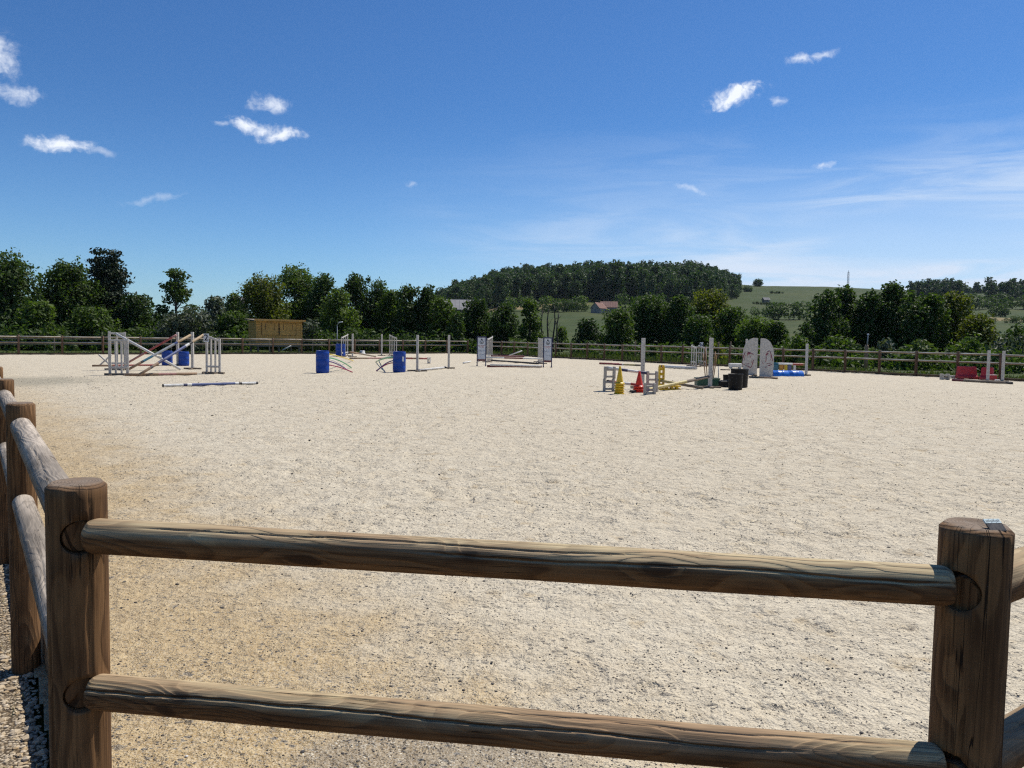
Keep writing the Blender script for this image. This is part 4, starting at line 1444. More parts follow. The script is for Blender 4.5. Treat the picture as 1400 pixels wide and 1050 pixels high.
# ---- green crate with sticks, black tubs
pg = G(968, 528.0)
kg = pg.y / F_PX
o = thing("green_crate", pg + Vector((0, 0.15, 0)), "open green plastic crate holding long wooden sticks behind the tall stand", "crate")
wg, hg_, dg_ = 30.5 * kg, 11.4 * kg, 0.42
for s in (-1, 1):
    MB().box((0, s * dg_ / 2, hg_ / 2), (wg, 0.03, hg_), bev=0.006).build("long_side", P_GREEN, o)
    MB().box((s * (wg / 2 - .015), 0, hg_ / 2), (0.03, dg_ - .034, hg_), bev=0.006).build("end", P_GREEN, o)
MB().box((0, 0, 0.02), (wg - .064, dg_ - .034, 0.03)).build("bottom", P_GREEN, o)
for s in (-1, 1):
    MB().box((0, s * (dg_ / 2 + .018), hg_ - 0.025), (wg + .03, 0.02, 0.045), bev=0.004).build("rim", P_GREEN, o)
yq = pg.y + 0.15
for (xa, ya, xb, yb_), lb in zip(((965.2, 526, 961.0, 483.5), (967.3, 526, 964.2, 475.0), (972.5, 526, 978.0, 480.5), (974.0, 526, 979.8, 486.0), (981.8, 527, 982.2, 500.5)),
                                 ("brown stick leaning leftmost out of the green crate", "longest brown stick standing left of the tall stand in the crate",
                                  "brown stick leaning right of the tall stand, longer of two", "brown stick leaning right of the tall stand, shorter of two", "thin pale stick standing at the right end of the green crate")):
    a, e = AT(xa, ya, yq), AT(xb, yb_, yq + 0.05)
    m0 = a.copy()
    tag(MB().tube([a - m0, (a + e) / 2 - m0 + Vector((0.006, 0, 0)), e - m0], 0.017, 8).build("stick", P_STICK if xa < 980 else P_GREY, None, m0), lb, "stick", "sticks in the green crate")


def tub(px, yb, w_px, yt, label, seg=28):
    p = G(px, yb)
    k = p.y / F_PX
    r = w_px / 2 * k
    h = AT(px, yt, p.y).z
    o = thing("black_tub", p, label, "tub", "black rubber tubs")
    MB().lathe([(0, 0), (r * .92, 0), (r * .94, 0.02), (r, h - 0.03)], seg).build("wall", P_BLACK, o)
    MB().lathe([(r, h - 0.03), (r * 1.03, h - 0.028), (r * 1.03, h), (r * .95, h), (r * .90, h * 0.25), (0, h * 0.25)], seg).build("rim", P_BLACK, o)
    return o


tub(1005.2, 533, 19.5, 511, "round black tub, nearest of the black tubs")
tub(1010.4, 529.5, 23.5, 504.3, "tall black tub standing behind the nearest black tub")
tub(993.5, 526.5, 10.5, 512.2, "small black tub half hidden left of the nearest tub")
pk = G(990.5, 529.5)
o = thing("rubber_block", pk, "low black rubber block lying between the green crate and the tubs", "block")
b = MB().box((0, 0, 0.11), (14 * pk.y / F_PX, 0.3, 0.2), bev=0.02).build("slab", P_BLACK, o)
MB().box((0, 0, 0.2225), (10 * pk.y / F_PX, 0.2, 0.025), bev=0.005).build("top_pad", P_BLACK, o)

# ---- further poles and wings behind
wing((945.2, 500.5), (951.5, 501.8), (471.2, 474.5), 3, "far white picket wing left of the lettered sign", mat=P_GREY)
wing((955.0, 499.0), (965.0, 501.0), (471.5, 474.5), 4, "far white picket wing with the small square lettered sign", sign=(0.3, 1.42, "N", 0.23, 0.33))
pole(G(903, 500.8, 0.09), G(952, 503.4, 0.09), [(.08, DK), (.72, W), (1, P_GREY)], "white plank pole lying below the far picket wings", 0.075)
pole(G(938, 503.2, 0.05), G(953, 503.4, 0.05), [(1, P_METAL)], "grey stub of pole lying at the foot of the far picket wings", 0.05)
pole(G(819.5, 496.8, 0.05), G(846, 497.6, 0.05), [(1, R_)], "faded red pole lying flat near the fence left of the tall stand", 0.06)
pole(G(838, 497.8, 0.05), G(876, 499.4, 0.05), [(.34, R_), (.40, W), (.82, PY), (.85, DK), (1, P_FOOT)], "red and cream pole lying just behind the tall stand near the fence", 0.05)
pw = G(1005, 503.6)
kw = pw.y / F_PX
o = thing("white_block", pw, "flat white plastic block lying behind the black tubs near the fence", "block")
MB().box((0, 0, 4.2 * kw), (17.0 * kw, 0.3, 5.6 * kw), bev=0.04).build("body", P_WHITE, o)
for s in (-1, 1):
    MB().box((s * 6 * kw, 0, 0.7 * kw), (3 * kw, 0.26, 1.38 * kw), bev=0.01).build("foot", P_WHITE, o)
pole(G(985, 505.4, 0.04), G(998, 505.6, 0.04), [(1, P_FOOT)], "short dark bar lying left of the flat white block", 0.035)


# ---- red plastic barriers at the right
def barrier(px, yb, w, h, d, rz, label, dirty=False):
    p = G(px, yb)
    o = thing("plastic_barrier", p, label, "barrier", "red plastic barriers", rz)
    prof = [(-d / 2, 0.03), (d / 2, 0.03), (d / 2, h * .20), (d * .26, h * .36), (d * .17, h * .95), (d * .13, h), (-d * .13, h), (-d * .17, h * .95), (-d * .26, h * .36), (-d / 2, h * .20)]
    n = 7
    b = MB()
    for x0, x1, sc in ((-w / 2, w / 2, 1.0),):
        vs, fs = [], []
        stations = [(-w / 2, .93, 1.0), (-w / 2 + .03, 1, 1), (w / 2 - .03, 1, 1), (w / 2, .93, 1.0)]
        for x, s1_, s2_ in stations:
            tap = 1 - 0.0
            for y, z in prof:
                xx = x * (1 - 0.10 * z / h)
                vs.append((xx, y * s1_, z * (1 if s1_ == 1 else .985)))
        m = len(prof)
        for i in range(len(stations) - 1):
            for k in range(m):
                k2 = (k + 1) % m
                fs.append((i * m + k, i * m + k2, (i + 1) * m + k2, (i + 1) * m + k))
        fs += [list(range(m))[::-1], list(range((len(stations) - 1) * m, len(stations) * m))]
        b.add(vs, fs)
    b.build("body", P_BAR, o)
    for s in (-1, 1):
        MB().box((s * w * .3, 0, .016), (w * .22, d * .9, .03), bev=.006).build("foot", P_BAR, o)
        MB().box((s * w * .22, -d * .215, h * .66), (w * .17, .03, h * .26), M=Matrix.Rotation(-0.06, 3, 'X'), bev=.010).build("recess_panel", P_BAR, o)
    MB().lathe([(.055, h), (.055, h + .025), (0, h + .03)], 14).build("filler_cap", P_DARK, o)
    return o


pb = G(1321, 517.0)
kb = pb.y / F_PX
barrier(1321, 518.0, 25.5 * kb, zheight(1321, 518, 501), 0.36, -0.12, "red plastic barrier standing full face near the right fence")
barrier(1349.5, 519.6, 15 * kb, zheight(1346, 519.6, 502.4), 0.36, -0.95, "red plastic barrier turned askew behind the jump stand")
p = G(1355.4, 520.2)
o = thing("red_seat_block", p, "small red block with its sunlit top painted pale between the two right stands", "block")
MB().box((0, 0, 0.12), (10 * kb, 0.26, 0.22), bev=.015).build("body", P_BAR, o)
MB().box((0, 0, 0.2425), (10.4 * kb, 0.28, 0.025), bev=.008).build("top", paint("painted_sunlit_top", (0.72, 0.50, 0.50), .4, .1), o)  # sunlit top of the red block, painted in as a pale slab
standard(1350.2, 521.4, 479.2, "white jump stand before the askew red barrier", 0.5, 0.095)
standard(1370.4, 522.2, 479.8, "white jump stand right of the red barriers", 0.5, 0.095)
pole(G(1302, 519.4, 0.05), G(1384.5, 523.9, 0.05), [(.2, MR), (.9, P_FOOT), (1, DK)], "dark pole on the sand in front of the red barriers", 0.05)
p = G(1291.5, 519.0)
cav_block(p, 10.5 * p.y / F_PX, zheight(1291, 518.2, 510.4), 0.25, "small grey block stand by the fence left of the red barriers")
p = G(1302, 517.4)
o = thing("white_bar", p, "pale bar on two feet between grey block and red barrier", "bar")
MB().box((0, 0, 0.10), (11 * p.y / F_PX, 0.08, 0.07), bev=.008).build("bar", P_GREY, o)
for s in (-1, 1):
    MB().box((s * 4 * p.y / F_PX, 0, 0.031), (0.06, 0.2, 0.06), bev=.006).build("foot", P_GREY, o)
p = G(1363.5, 521.6)
tag(MB().box((0, 0, 0.045), (6 * p.y / F_PX, 0.14, 0.075), bev=.02).build("white_bag", P_WHITE, None, p), "crumpled white thing on the sand between the two right stands", "bag")

# ---- cabin on stilts
SHED_A = AT(351, 470, 63.8)
SHED_A.z = 0
W_S, D_S = 3.75, 2.25
floor_z, wall_z = 0.55, 2.55
Mshed = Matrix((V, U, Vector((0, 0, 1)))).transposed()     # local x = along the front, y = away from the arena
shed = thing("wooden_cabin", SHED_A, "yellow brown wooden judges' cabin on short stilts beyond the far fence", "cabin")
shed.rotation_euler = Mshed.to_euler()
P_CAB = paint("cabin_larch", (0.74, 0.39, 0.095), 0.7, 0.25, (0.22, 0.12, 0.05), 3.0)
P_CABD = paint("cabin_joint", (0.07, 0.04, 0.02), 0.8, 0.0)
hgt = wall_z - floor_z
for nm, x0, x1, y, face in (("front_wall", 0, W_S, 0, 'y'), ("back_wall", 0, W_S, D_S, 'y'), ("side_wall", 0.03, D_S - 0.03, 0, 'x'), ("side_wall", 0.03, D_S - 0.03, W_S, 'x')):
    b = MB()
    nb = 14
    for k in range(nb):
        z = floor_z + hgt * (k + .5) / nb
        L = x1 - x0
        off = random.uniform(-.003, .003)
        if face == 'y':
            b.box(((x0 + x1) / 2, y + off, z), (L, 0.05, hgt / nb - 0.010), bev=.004)
        else:
            b.box((y + off, (x0 + x1) / 2, z), (0.05, L, hgt / nb - 0.010), bev=.004)
    w_o = b.build(nm, P_CAB, shed)
rp = MB()
MROOF = Matrix.Rotation(0.05, 3, 'X')
rp.box((W_S / 2, D_S / 2, wall_z + 0.10), (W_S + 0.5, D_S + 0.6, 0.07), M=MROOF, bev=.01)
roof = rp.build("roof", P_FOOT, shed)
MB().box((W_S / 2, -0.32, wall_z + 0.075), (W_S + 0.54, 0.03, 0.15), bev=.004).build("fascia", P_CAB, roof)
MB().box((W_S / 2, 0.0, floor_z - 0.06), (W_S + .06, 0.09, 0.10), bev=.004).build("floor_beam", P_FOOT, shed)
MB().box((W_S / 2, D_S / 2, floor_z - 0.055), (W_S - .1, D_S - .12, 0.06)).build("floor_deck", P_FOOT, shed)
for x in (0.15, W_S / 2, W_S - .15):
    for y in (0.12, D_S - .12):
        MB().box((x, y, (floor_z - .11) / 2 - .1), (0.14, 0.14, floor_z - .09 + .2 - .02), bev=.006).build("stilt", P_FOOT, shed)
for x0 in (0.42, 1.90):
    sh = MB().box((x0 + .68, -0.045, floor_z + 1.36), (1.36, 0.035, 0.98), bev=.004).build("shutter", P_CAB, shed)
    for xx in (0.30, 1.06):
        MB().box((x0 + xx, -0.070, floor_z + 1.55), (0.035, 0.012, 0.52)).build("hinge_strap", P_CABD, sh)
    b = MB()
    for zz in (-.5,):
        b.box((x0 + .68, -0.040, floor_z + 1.36 + zz), (1.42, 0.022, 0.035))
    for xx in (-.70, .70):
        b.box((x0 + .68 + xx, -0.040, floor_z + 1.36), (0.035, 0.022, 1.0))
    b.build("shutter_frame", P_CABD, sh)
MB().box((-.02, -.02, floor_z + hgt / 2), (0.10, 0.07, hgt), bev=.006).build("corner_post", P_CAB, shed)
MB().box((W_S + .02, -.02, floor_z + hgt / 2), (0.10, 0.07, hgt), bev=.006).build("corner_post", P_CAB, shed)
a, e = AT(385.5, 479.2, 62.5), AT(398, 472.6, 62.6)
tag(MB().tube([Vector((0, 0, 0)), e - a], 0.045, 10).build("white_pole", P_WHITE, None, a), "white pole leaning in the gap below the wooden cabin", "pole")

# ---- small lamp post, stakes, wooden mast
lp = AT(461, 460, 68)
lp.z = tz(lp.x, lp.y)
o = thing("lamp_post", lp, "small grey lamp post before the dark trees beyond the far fence", "lamp post")
hl = AT(461, 440.5, 68).z - lp.z
MB().tube([(0, 0, -.1), (0, 0, hl * .9)], [.05, .04], 10).build("mast", P_METAL, o)
MB().tube([(0, 0, hl * .88), (0.10, 0, hl * .97), (0.26, 0, hl)], .03, 8).build("arm", P_METAL, o)
MB().box((0.30, 0, hl + .0), (0.36, 0.18, 0.10), M=Matrix.Rotation(-.2, 3, 'Y'), bev=.02).build("lamp_head", P_PANEL, o)
for px, yt, yb, d, lb in ((868, 466, 500, 55, "brown stake behind the fence beside the tall stand"), (981.5, 467.5, 505, 52, "thin brown stake behind the fence right of the sticks"), (998, 467.0, 505, 51, "thick brown stake behind the fence above the white block")):
    p = AT(px, yb, d)
    p.z = tz(p.x, p.y)
    h = AT(px, yt, d).z - p.z
    tag(MB().tube([(0, 0, -.1), (0, 0, h * .96), (0, 0, h)], [.05, .047, .03], 10).build("stake", P_BROWN, None, p), lb, "stake", "wooden stakes behind the fence")
p = AT(1183.5, 505, 44)
p.z = tz(p.x, p.y)
o = thing("utility_post", p, "slim grey mast on a thick wooden stump behind the right fence", "post")
h = AT(1183.5, 457.5, 44).z - p.z
MB().tube([(0, 0, -.1), (0, 0, h * .70), (0, 0, h * .72)], [.11, .10, .08], 12).build("stump", P_BROWN, o)
MB().tube([(0.03, 0, h * .69), (0.05, 0, h)], [.035, .03], 8).build("mast", P_METAL, o)
MB().lathe([(.05, h - .03), (.05, h + .04), (0, h + .06)], 10, c=(0.05, 0, 0)).build("cap", P_PANEL, o)
p = G(255, 1036)
q, f = scatter_stones(np.array([[p.x, p.y, 0.004]]), np.array([0.009]))
tag(put("white_pebble", np_mesh("white_pebble", q, f, P_WHITE, True)), "single white pebble on the damp sand beside the corner post", "pebble")

# ------------------------------------------------------------------ trees
L_DARK = mat_leaf("leaf_dark", (0.030, 0.054, 0.012), (0.076, 0.118, 0.025), 0.36)
L_MID = mat_leaf("leaf_mid", (0.052, 0.086, 0.014), (0.125, 0.175, 0.031), 0.38)
L_YEL = mat_leaf("leaf_yellow_green", (0.090, 0.105, 0.014), (0.20, 0.205, 0.030), 0.40)
L_GREY = mat_leaf("leaf_grey_green", (0.070, 0.085, 0.052), (0.150, 0.170, 0.110), 0.2)
L_PINE = mat_leaf("needle_dark", (0.018, 0.030, 0.014), (0.042, 0.058, 0.024), 0.12)
L_LIGHT = mat_leaf("leaf_light", (0.070, 0.100, 0.028), (0.140, 0.175, 0.055))
L_FOREST = mat_leaf("forest_leaf", (0.026, 0.054, 0.012), (0.072, 0.115, 0.026), 0.26)
L_GRASS = mat_leaf("verge_grass", (0.060, 0.085, 0.020), (0.115, 0.135, 0.036), 0.28)
L_DRY = mat_leaf("dry_stalk", (0.20, 0.16, 0.08), (0.32, 0.27, 0.15), 0.2)
P_BARK = paint("bark", (0.095, 0.075, 0.055), 0.9, 0.4, (0.05, 0.045, 0.04), 6.0)


def leaf_cloud(blobs, leaf, dens, rng, up=0.25):
    """diamond leaf sprays spread through the shells of the given clumps"""
    C, Nn, S = [], [], []
    for cx, cy, cz, rx, ry, rz in blobs:
        ar = 4 * math.pi * ((rx * ry) ** 1.6 / 3 + (rx * rz) ** 1.6 / 3 + (ry * rz) ** 1.6 / 3) ** (1 / 1.6)
        n = max(4, int(dens * ar / leaf ** 2))
        d = rng.normal(size=(n, 3))
        d /= np.linalg.norm(d, axis=1)[:, None]
        rad = 0.45 + 0.62 * rng.random(n) ** 0.55
        rad *= 1 + 0.22 * np.sin(d[:, 0] * 5 + cx * 3) * np.sin(d[:, 1] * 5 + cy * 3) + 0.16 * np.sin(d[:, 2] * 7 + cz)
        C.append(np.array([cx, cy, cz]) + d * rad[:, None] * np.array([rx, ry, rz]))
        Nn.append(d * 0.55 + rng.normal(size=(n, 3)) * 0.55 + np.array([0, 0, up]))
        S.append(leaf * rng.uniform(0.55, 1.25, n))
    C, Nn, S = np.concatenate(C), np.concatenate(Nn), np.concatenate(S)
    Nn /= np.linalg.norm(Nn, axis=1)[:, None]
    a = np.cross(Nn, rng.normal(size=Nn.shape))
    a /= np.linalg.norm(a, axis=1)[:, None] + 1e-9
    b = np.cross(Nn, a)
    a *= (S * 0.62)[:, None]
    b *= (S * 0.36)[:, None]
    bend = Nn * (S * 0.10)[:, None]
    v = np.stack([C - a, C + b + bend, C + a, C - b + bend], 1).reshape(-1, 3)
    f = np.arange(len(v)).reshape(-1, 4)
    return v, f


def clumps(kind, H, Wd, rng):
    bl = []
    w = Wd / 2
    if kind == 'round':
        for k in range(34):
            f = rng.uniform(0.10, 0.93)
            pr = w * (math.sin(math.pi * (0.14 + 0.80 * f)) ** 0.55)
            r = Wd * rng.uniform(0.18, 0.27)
            a = rng.uniform(0, 2 * math.pi)
            q = max(0, pr - r * .85) * math.sqrt(rng.uniform(0.25, 1))
            bl.append((q * math.cos(a), q * math.sin(a), min(f * H, H - r * .85), r, r, r * .85))
    elif kind == 'alder':
        for k in range(38):
            f = rng.uniform(0.04, 0.95)
            pr = w * (1.0 if f < .5 else 1.0 - 0.75 * ((f - .5) / .5) ** 1.4) * rng.uniform(.75, 1.05)
            r = Wd * rng.uniform(0.17, 0.26) * (1.0 if f < .7 else .72)
            a = rng.uniform(0, 2 * math.pi)
            q = max(0, pr - r * .6) * math.sqrt(rng.uniform(0.15, 1))
            bl.append((q * math.cos(a), q * math.sin(a), min(f * H, H - r), r, r, r * 1.15))
        for k in range(7):
            a = rng.uniform(0, 2 * math.pi)
            q = w * rng.uniform(0.0, .55)
            r = Wd * rng.uniform(.05, .08)
            bl.append((q * math.cos(a), q * math.sin(a), H * rng.uniform(.86, 1.0) - r, r, r, r * 1.7))
    elif kind == 'conifer':
        for hx, hf in ((-w * .36, .985), (w * .24, 1.0)):
            for k in range(13):
                f = 0.26 + 0.74 * k / 12
                pr = w * (0.98 - 0.72 * ((f - .26) / .74) ** 1.3)
                for j in range(5 if f < .85 else 3):
                    a = rng.uniform(0, 2 * math.pi)
                    q = pr * rng.uniform(.25, .85) * .8
                    r = pr * rng.uniform(.36, .58) + .3
                    bl.append((hx * (0.4 + .6 * f) + q * math.cos(a), q * math.sin(a) * .9, f * H * hf - r * .3 + rng.uniform(-.2, .2) - q * .10, r, r, r * .46))
        for k in range(10):
            r = w * .3
            bl.append((rng.uniform(-.8, .8) * w, rng.uniform(-.5, .5) * w, H * rng.uniform(.05, .3), r, r, r * .7))
    elif kind == 'sparse':
        for k in range(40):
            f = rng.uniform(0.14, 0.98)
            pr = w * (1.0 - 0.62 * max(0, (f - .45) / .55)) * rng.uniform(.5, 1.0)
            r = Wd * rng.uniform(0.11, 0.18)
            a = rng.uniform(0, 2 * math.pi)
            q = max(0, pr - r * .6)
            bl.append((q * math.cos(a), q * math.sin(a), min(f * H, H - r * .7), r * 1.15, r * 1.15, r * .7))
        for k in range(9):
            r = Wd * .16
            bl.append((rng.uniform(-.6, .6) * w, rng.uniform(-.5, .5) * w, H * rng.uniform(.05, .35), r, r, r))
    elif kind == 'shrub':
        for k in range(22):
            f = rng.uniform(0.02, 0.86)
            pr = w * math.sqrt(max(0.05, 1 - f ** 2))
            r = Wd * rng.uniform(0.14, 0.23)
            a = rng.uniform(0, 2 * math.pi)
            q = max(0, pr - r * .6) * math.sqrt(rng.uniform(.2, 1))
            bl.append((q * math.cos(a), q * math.sin(a), min(f * H, H - r * .8), r, r, r * .85))
    elif kind == 'wood':
        for k in range(15):
            f = rng.uniform(0.10, 0.92)
            pr = w * math.sin(math.pi * (0.2 + .72 * f)) ** .5
            r = Wd * rng.uniform(.17, .27)
            a = rng.uniform(0, 2 * math.pi)
            q = max(0, pr - r) * math.sqrt(rng.random())
            bl.append((q * math.cos(a), q * math.sin(a), min(f * H, H - r * .9), r, r, r * .95))
    return bl


def trunk_mesh(H, Wd, bl, rng, limbs=7, r0=None):
    b = MB()
    r0 = r0 or (0.018 * H + 0.05)
    path = [(0, 0, -.3)]
    x = y = 0.0
    for k in range(1, 8):
        f = k / 7
        x += rng.uniform(-.02, .02) * H * .6
        y += rng.uniform(-.02, .02) * H * .6
        path.append((x, y, f * H * .86))
    b.tube(path, [r0 * (1.25 - 1.05 * k / 7) for k in range(8)], 8)
    for k in range(limbs):
        t_ = bl[rng.integers(len(bl))]
        s = path[int(np.clip(round(t_[2] / (H * .86) * 7 * .7), 1, 6))]
        e = Vector((t_[0], t_[1], t_[2]))
        s = Vector(s)
        m = (s + e) / 2 + Vector((0, 0, -.04 * H))
        b.tube([s, m, e], [r0 * .42, r0 * .3, r0 * .08], 6)
    return b


def tree(px, ytop, wpx, d, kind, mat, label, cat="tree", name="tree", leaf=0.27, dens=1.2):
    base = AT(px, 470, d)
    base.z = tz(base.x, d) - 0.05
    H = AT(px, ytop, d).z - base.z
    Wd = wpx / F_PX * d
    rng = np.random.default_rng(abs(hash((px, ytop, int(d)))) % 100000)
    bl = clumps(kind, H, Wd, rng)
    o = thing(name, base, label, cat)
    v, f = leaf_cloud(bl, leaf, dens, rng)
    put("foliage" if cat != "tree" else "crown", np_mesh("crown", v, f, mat), o)
    trunk_mesh(H, Wd, bl, rng, 7 if kind != 'shrub' else 4, None if kind != 'shrub' else .04).build("trunk" if cat == "tree" else "stems", P_BARK, o)
    return o


D_, M_, Y_, GR, PN, LT = L_DARK, L_MID, L_YEL, L_GREY, L_PINE, L_LIGHT
for a in [
    (8, 347, 100, 66, 'round', D_, "big dark rounded tree at the far left end of the row"),
    (94, 358, 92, 70, 'alder', M_, "broad mid green tree with ragged top left of the tall conifer"),
    (147, 342, 66, 73, 'conifer', PN, "tall dark conifer with two pointed heads and flat layered boughs"),
    (189, 401, 60, 72, 'round', D_, "rounded dark tree between the two headed conifer and the thin tall tree"),
    (52, 412, 60, 62, 'round', M_, "low bushy green tree before the gap at the left"),
    (128, 420, 70, 64, 'round', M_, "low bushy green tree below the two headed conifer"),
    (241, 368, 60, 76, 'sparse', D_, "thin tall open crowned dark tree standing alone against the sky"),
    (294, 404, 42, 76, 'round', GR, "pale grey green rounded tree left of the yellow green one"),
    (318, 401, 46, 86, 'alder', D_, "dark tree behind the pale grey green tree"),
    (318, 424, 50, 72, 'round', M_, "low green tree left of the wooden cabin"),
    (362, 374, 78, 78, 'round', Y_, "yellow green domed tree above the wooden cabin"),
    (404, 366, 84, 86, 'round', M_, "tallest domed green tree behind the yellow green one"),
    (442, 376, 62, 84, 'alder', D_, "dark tree right of the tallest domed tree"),
    (463, 392, 54, 78, 'alder', M_, "slightly greyer tree with pointed top in the dark row"),
    (487, 376, 60, 84, 'alder', D_, "dark tree with a bushy head in the middle of the dark row"),
    (515, 381, 58, 84, 'alder', D_, "dark tree with a stepped top right of the bushy headed one"),
    (536, 395, 52, 82, 'alder', M_, "lower dark tree in the dip of the row"),
    (558, 390, 54, 80, 'alder', D_, "dark tree with twin tips beyond the dip"),
    (583, 388, 52, 80, 'alder', D_, "dark tree with tall tip nearest the grey barn roof"),
    (604, 405, 48, 78, 'alder', M_, "lower green tree touching the grey barn roof"),
    (650, 407, 58, 80, 'alder', D_, "dark tree right of the grey barn roof"),
    (622, 426, 34, 76, 'round', D_, "low dark tree under the grey barn roof"),
    (690, 414, 52, 78, 'alder', D_, "dark tree behind the left advert board"),
    (724, 409, 40, 82, 'sparse', M_, "loose leafed tree between the dark row and the bare stems"),
    (802, 436, 42, 74, 'round', D_, "small round dark tree below the red roofed house"),
    (843, 420, 54, 76, 'round', M_, "round green tree right of the red roofed house"),
    (889, 402, 72, 80, 'round', D_, "large dark tree behind the tall stand"),
    (926, 404, 62, 78, 'alder', D_, "dark tree left of the yellow green one at the hill foot"),
    (967, 395, 66, 82, 'round', Y_, "broad yellow green tree standing against the wooded hill"),
    (1000, 418, 50, 76, 'round', M_, "mid green tree above the black tubs"),
    (1030, 428, 60, 70, 'round', M_, "low mid green tree above the arched wings"),
    (955, 430, 50, 72, 'round', D_, "low dark green tree behind the lettered wings"),
    (1058, 440, 40, 68, 'round', M_, "small green tree right of the arched wings"),
    (1128, 396, 62, 66, 'alder', D_, "leftmost dark tree of the clump below the radio mast"),
    (1157, 387, 62, 68, 'alder', D_, "dark tree with open twiggy head under the radio mast"),
    (1187, 396, 58, 66, 'alder', D_, "dark narrow tree right of the twiggy headed one"),
    (1217, 386, 64, 66, 'alder', D_, "tallest dark tree of the clump behind the slim grey mast"),
    (1246, 398, 60, 64, 'alder', D_, "dark tree between the tallest dark one and the yellow green crown"),
    (1272, 402, 58, 64, 'alder', M_, "green tree left of the yellow green crown at the right"),
    (1302, 398, 60, 66, 'round', Y_, "yellow green high crown at the right end of the clump"),
    (1335, 426, 54, 62, 'round', Y_, "lower yellow green tree at the right edge of the clump"),
]:
    tree(*a)
for a in [
    (256, 418, 86, 66, 'shrub', GR, "large grey green willow bush behind the number 2 wing"),
    (427, 433, 38, 72, 'shrub', GR, "grey green bush at the right corner of the cabin"),
    (1085, 460, 60, 54, 'shrub', M_, "mid green bush behind the blue half barrels"),
    (1104, 432, 40, 64, 'shrub', D_, "dark bush at the left foot of the dark clump"),
    (1150, 462, 70, 56, 'shrub', M_, "green bush at the foot of the dark clump"),
    (1210, 462, 34, 52, 'shrub', GR, "small grey green bush right of the slim grey mast"),
    (1264, 464, 48, 49, 'shrub', LT, "light green bush behind the right fence"),
    (1322, 456, 56, 52, 'shrub', M_, "fresh green bush above the red barriers"),
    (1368, 456, 46, 50, 'shrub', GR, "thin grey bush with bare stems at the right"),
    (1392, 440, 64, 56, 'shrub', D_, "dark green bush at the right border behind the fence"),
    (1398, 450, 50, 48, 'shrub', GR, "grey twiggy bush at the right border of the view"),
    (980, 470, 30, 56, 'shrub', Y_, "yellowish bush behind the sticks in the crate"),
    (890, 470, 26, 62, 'shrub', M_, "little bush behind the fence by the tall stand"),
    (710, 464, 40, 76, 'shrub', M_, "green bush behind the low maroon jump"),
    (768, 446, 24, 90, 'sparse', M_, "wispy sapling right of the bare stems"),
]:
    tree(*a, cat="bush", name="bush", leaf=0.26, dens=1.1 if a[5] is not GR or a[0] < 1300 else 0.3)

# bare dead stems
for px, yt, d, lean, lb in ((741.5, 424, 88, -.02, "leftmost bare dead stem in the gap"), (747.5, 420, 88, .03, "second bare dead stem, forked at its top"), (757, 418, 88, .0, "tallest bare dead stem of the gap"), (760.5, 428, 87, .04, "bare dead stem right of the tallest one")):
    base = AT(px, 470, d)
    base.z = tz(base.x, d) - .1
    H = AT(px, yt, d).z - base.z
    o = thing("dead_tree", base, lb, "tree", "bare dead stems in the gap of the tree row")
    b = MB()
    pts = [Vector((lean * H * f + 0.10 * math.sin(f * 7 + px), 0.1 * math.cos(f * 5 + px), H * f)) for f in np.linspace(0, 1, 8)]
    b.tube(pts, [.12 - .010 * k for k in range(8)], 7)
    b.build("trunk", P_BARK, o)
    b = MB()
    rs = random.Random(px)
    for k in range(7):
        s = pts[rs.randint(3, 7)]
        e = s + Vector((rs.uniform(-.9, .9), rs.uniform(-.5, .5), rs.uniform(.3, 1.1)))
        b.tube([s, (s + e) / 2 + Vector((0, 0, -.06)), e], [.035, .025, .008], 5)
    b.build("twigs", P_BARK, o)

# undergrowth below the tree row and grass on the verge (nobody could count it)
rng = np.random.default_rng(5)
bl = []
cols = [-60] + list(range(-40, 740, 9)) + list(range(790, 1460, 9))
for px in cols:
    for j in range(2):
        x = px + rng.uniform(-5, 5)
        fx = np.interp(x, [0, 100, 250, 420, 650, 700, 820, 1000, 1150, 1400], [54, 58, 64, 68, 73, 70, 65, 54, 48, 40])
        d = fx + rng.uniform(1.5, 8.0) + (4 if j else 0)
        if 322 < x < 428 and d < 73:
            continue
        p = AT(x, 470, d)
        z = tz(p.x, d)
        r = rng.uniform(0.55, 1.25) * (1.0 if x < 650 else 0.75)
        hgt = rng.uniform(.2, 1.1) * (1.25 if x < 650 else .6)
        bl.append((p.x, p.y, z + hgt, r * 1.2, r, r * .95))
for x in list(range(-60, 735, 11)) + list(range(800, 1075, 11)) + list(range(1105, 1350, 11)):
    for j in range(3):
        d = np.interp(x, [0, 100, 250, 420, 650, 700, 820, 1000, 1150, 1400], [76, 80, 86, 92, 92, 88, 84, 80, 70, 68]) + rng.uniform(-1, 5)
        p = AT(x + rng.uniform(-6, 6), 470, d)
        top = np.interp(x, [0, 200, 260, 300, 420, 600, 650, 735, 800, 900, 1000, 1070, 1110, 1200, 1345], [6.0, 5.4, 2.6, 3.4, 6.8, 6.4, 4.2, 3.4, 3, 5.0, 4.6, 2.2, 3.4, 5.4, 3.2])
        r = rng.uniform(1.0, 1.7)
        bl.append((p.x, p.y, tz(p.x, p.y) + max(.4, top * (.35, .65, .9)[j] * rng.uniform(.7, 1.1) - r), r, r, r))
v, f = leaf_cloud(bl, 0.33, 1.25, rng)
tag(put("undergrowth", np_mesh("undergrowth", v, f, L_DARK)), "dark undergrowth along the foot of the tree row", "undergrowth", kind="stuff")

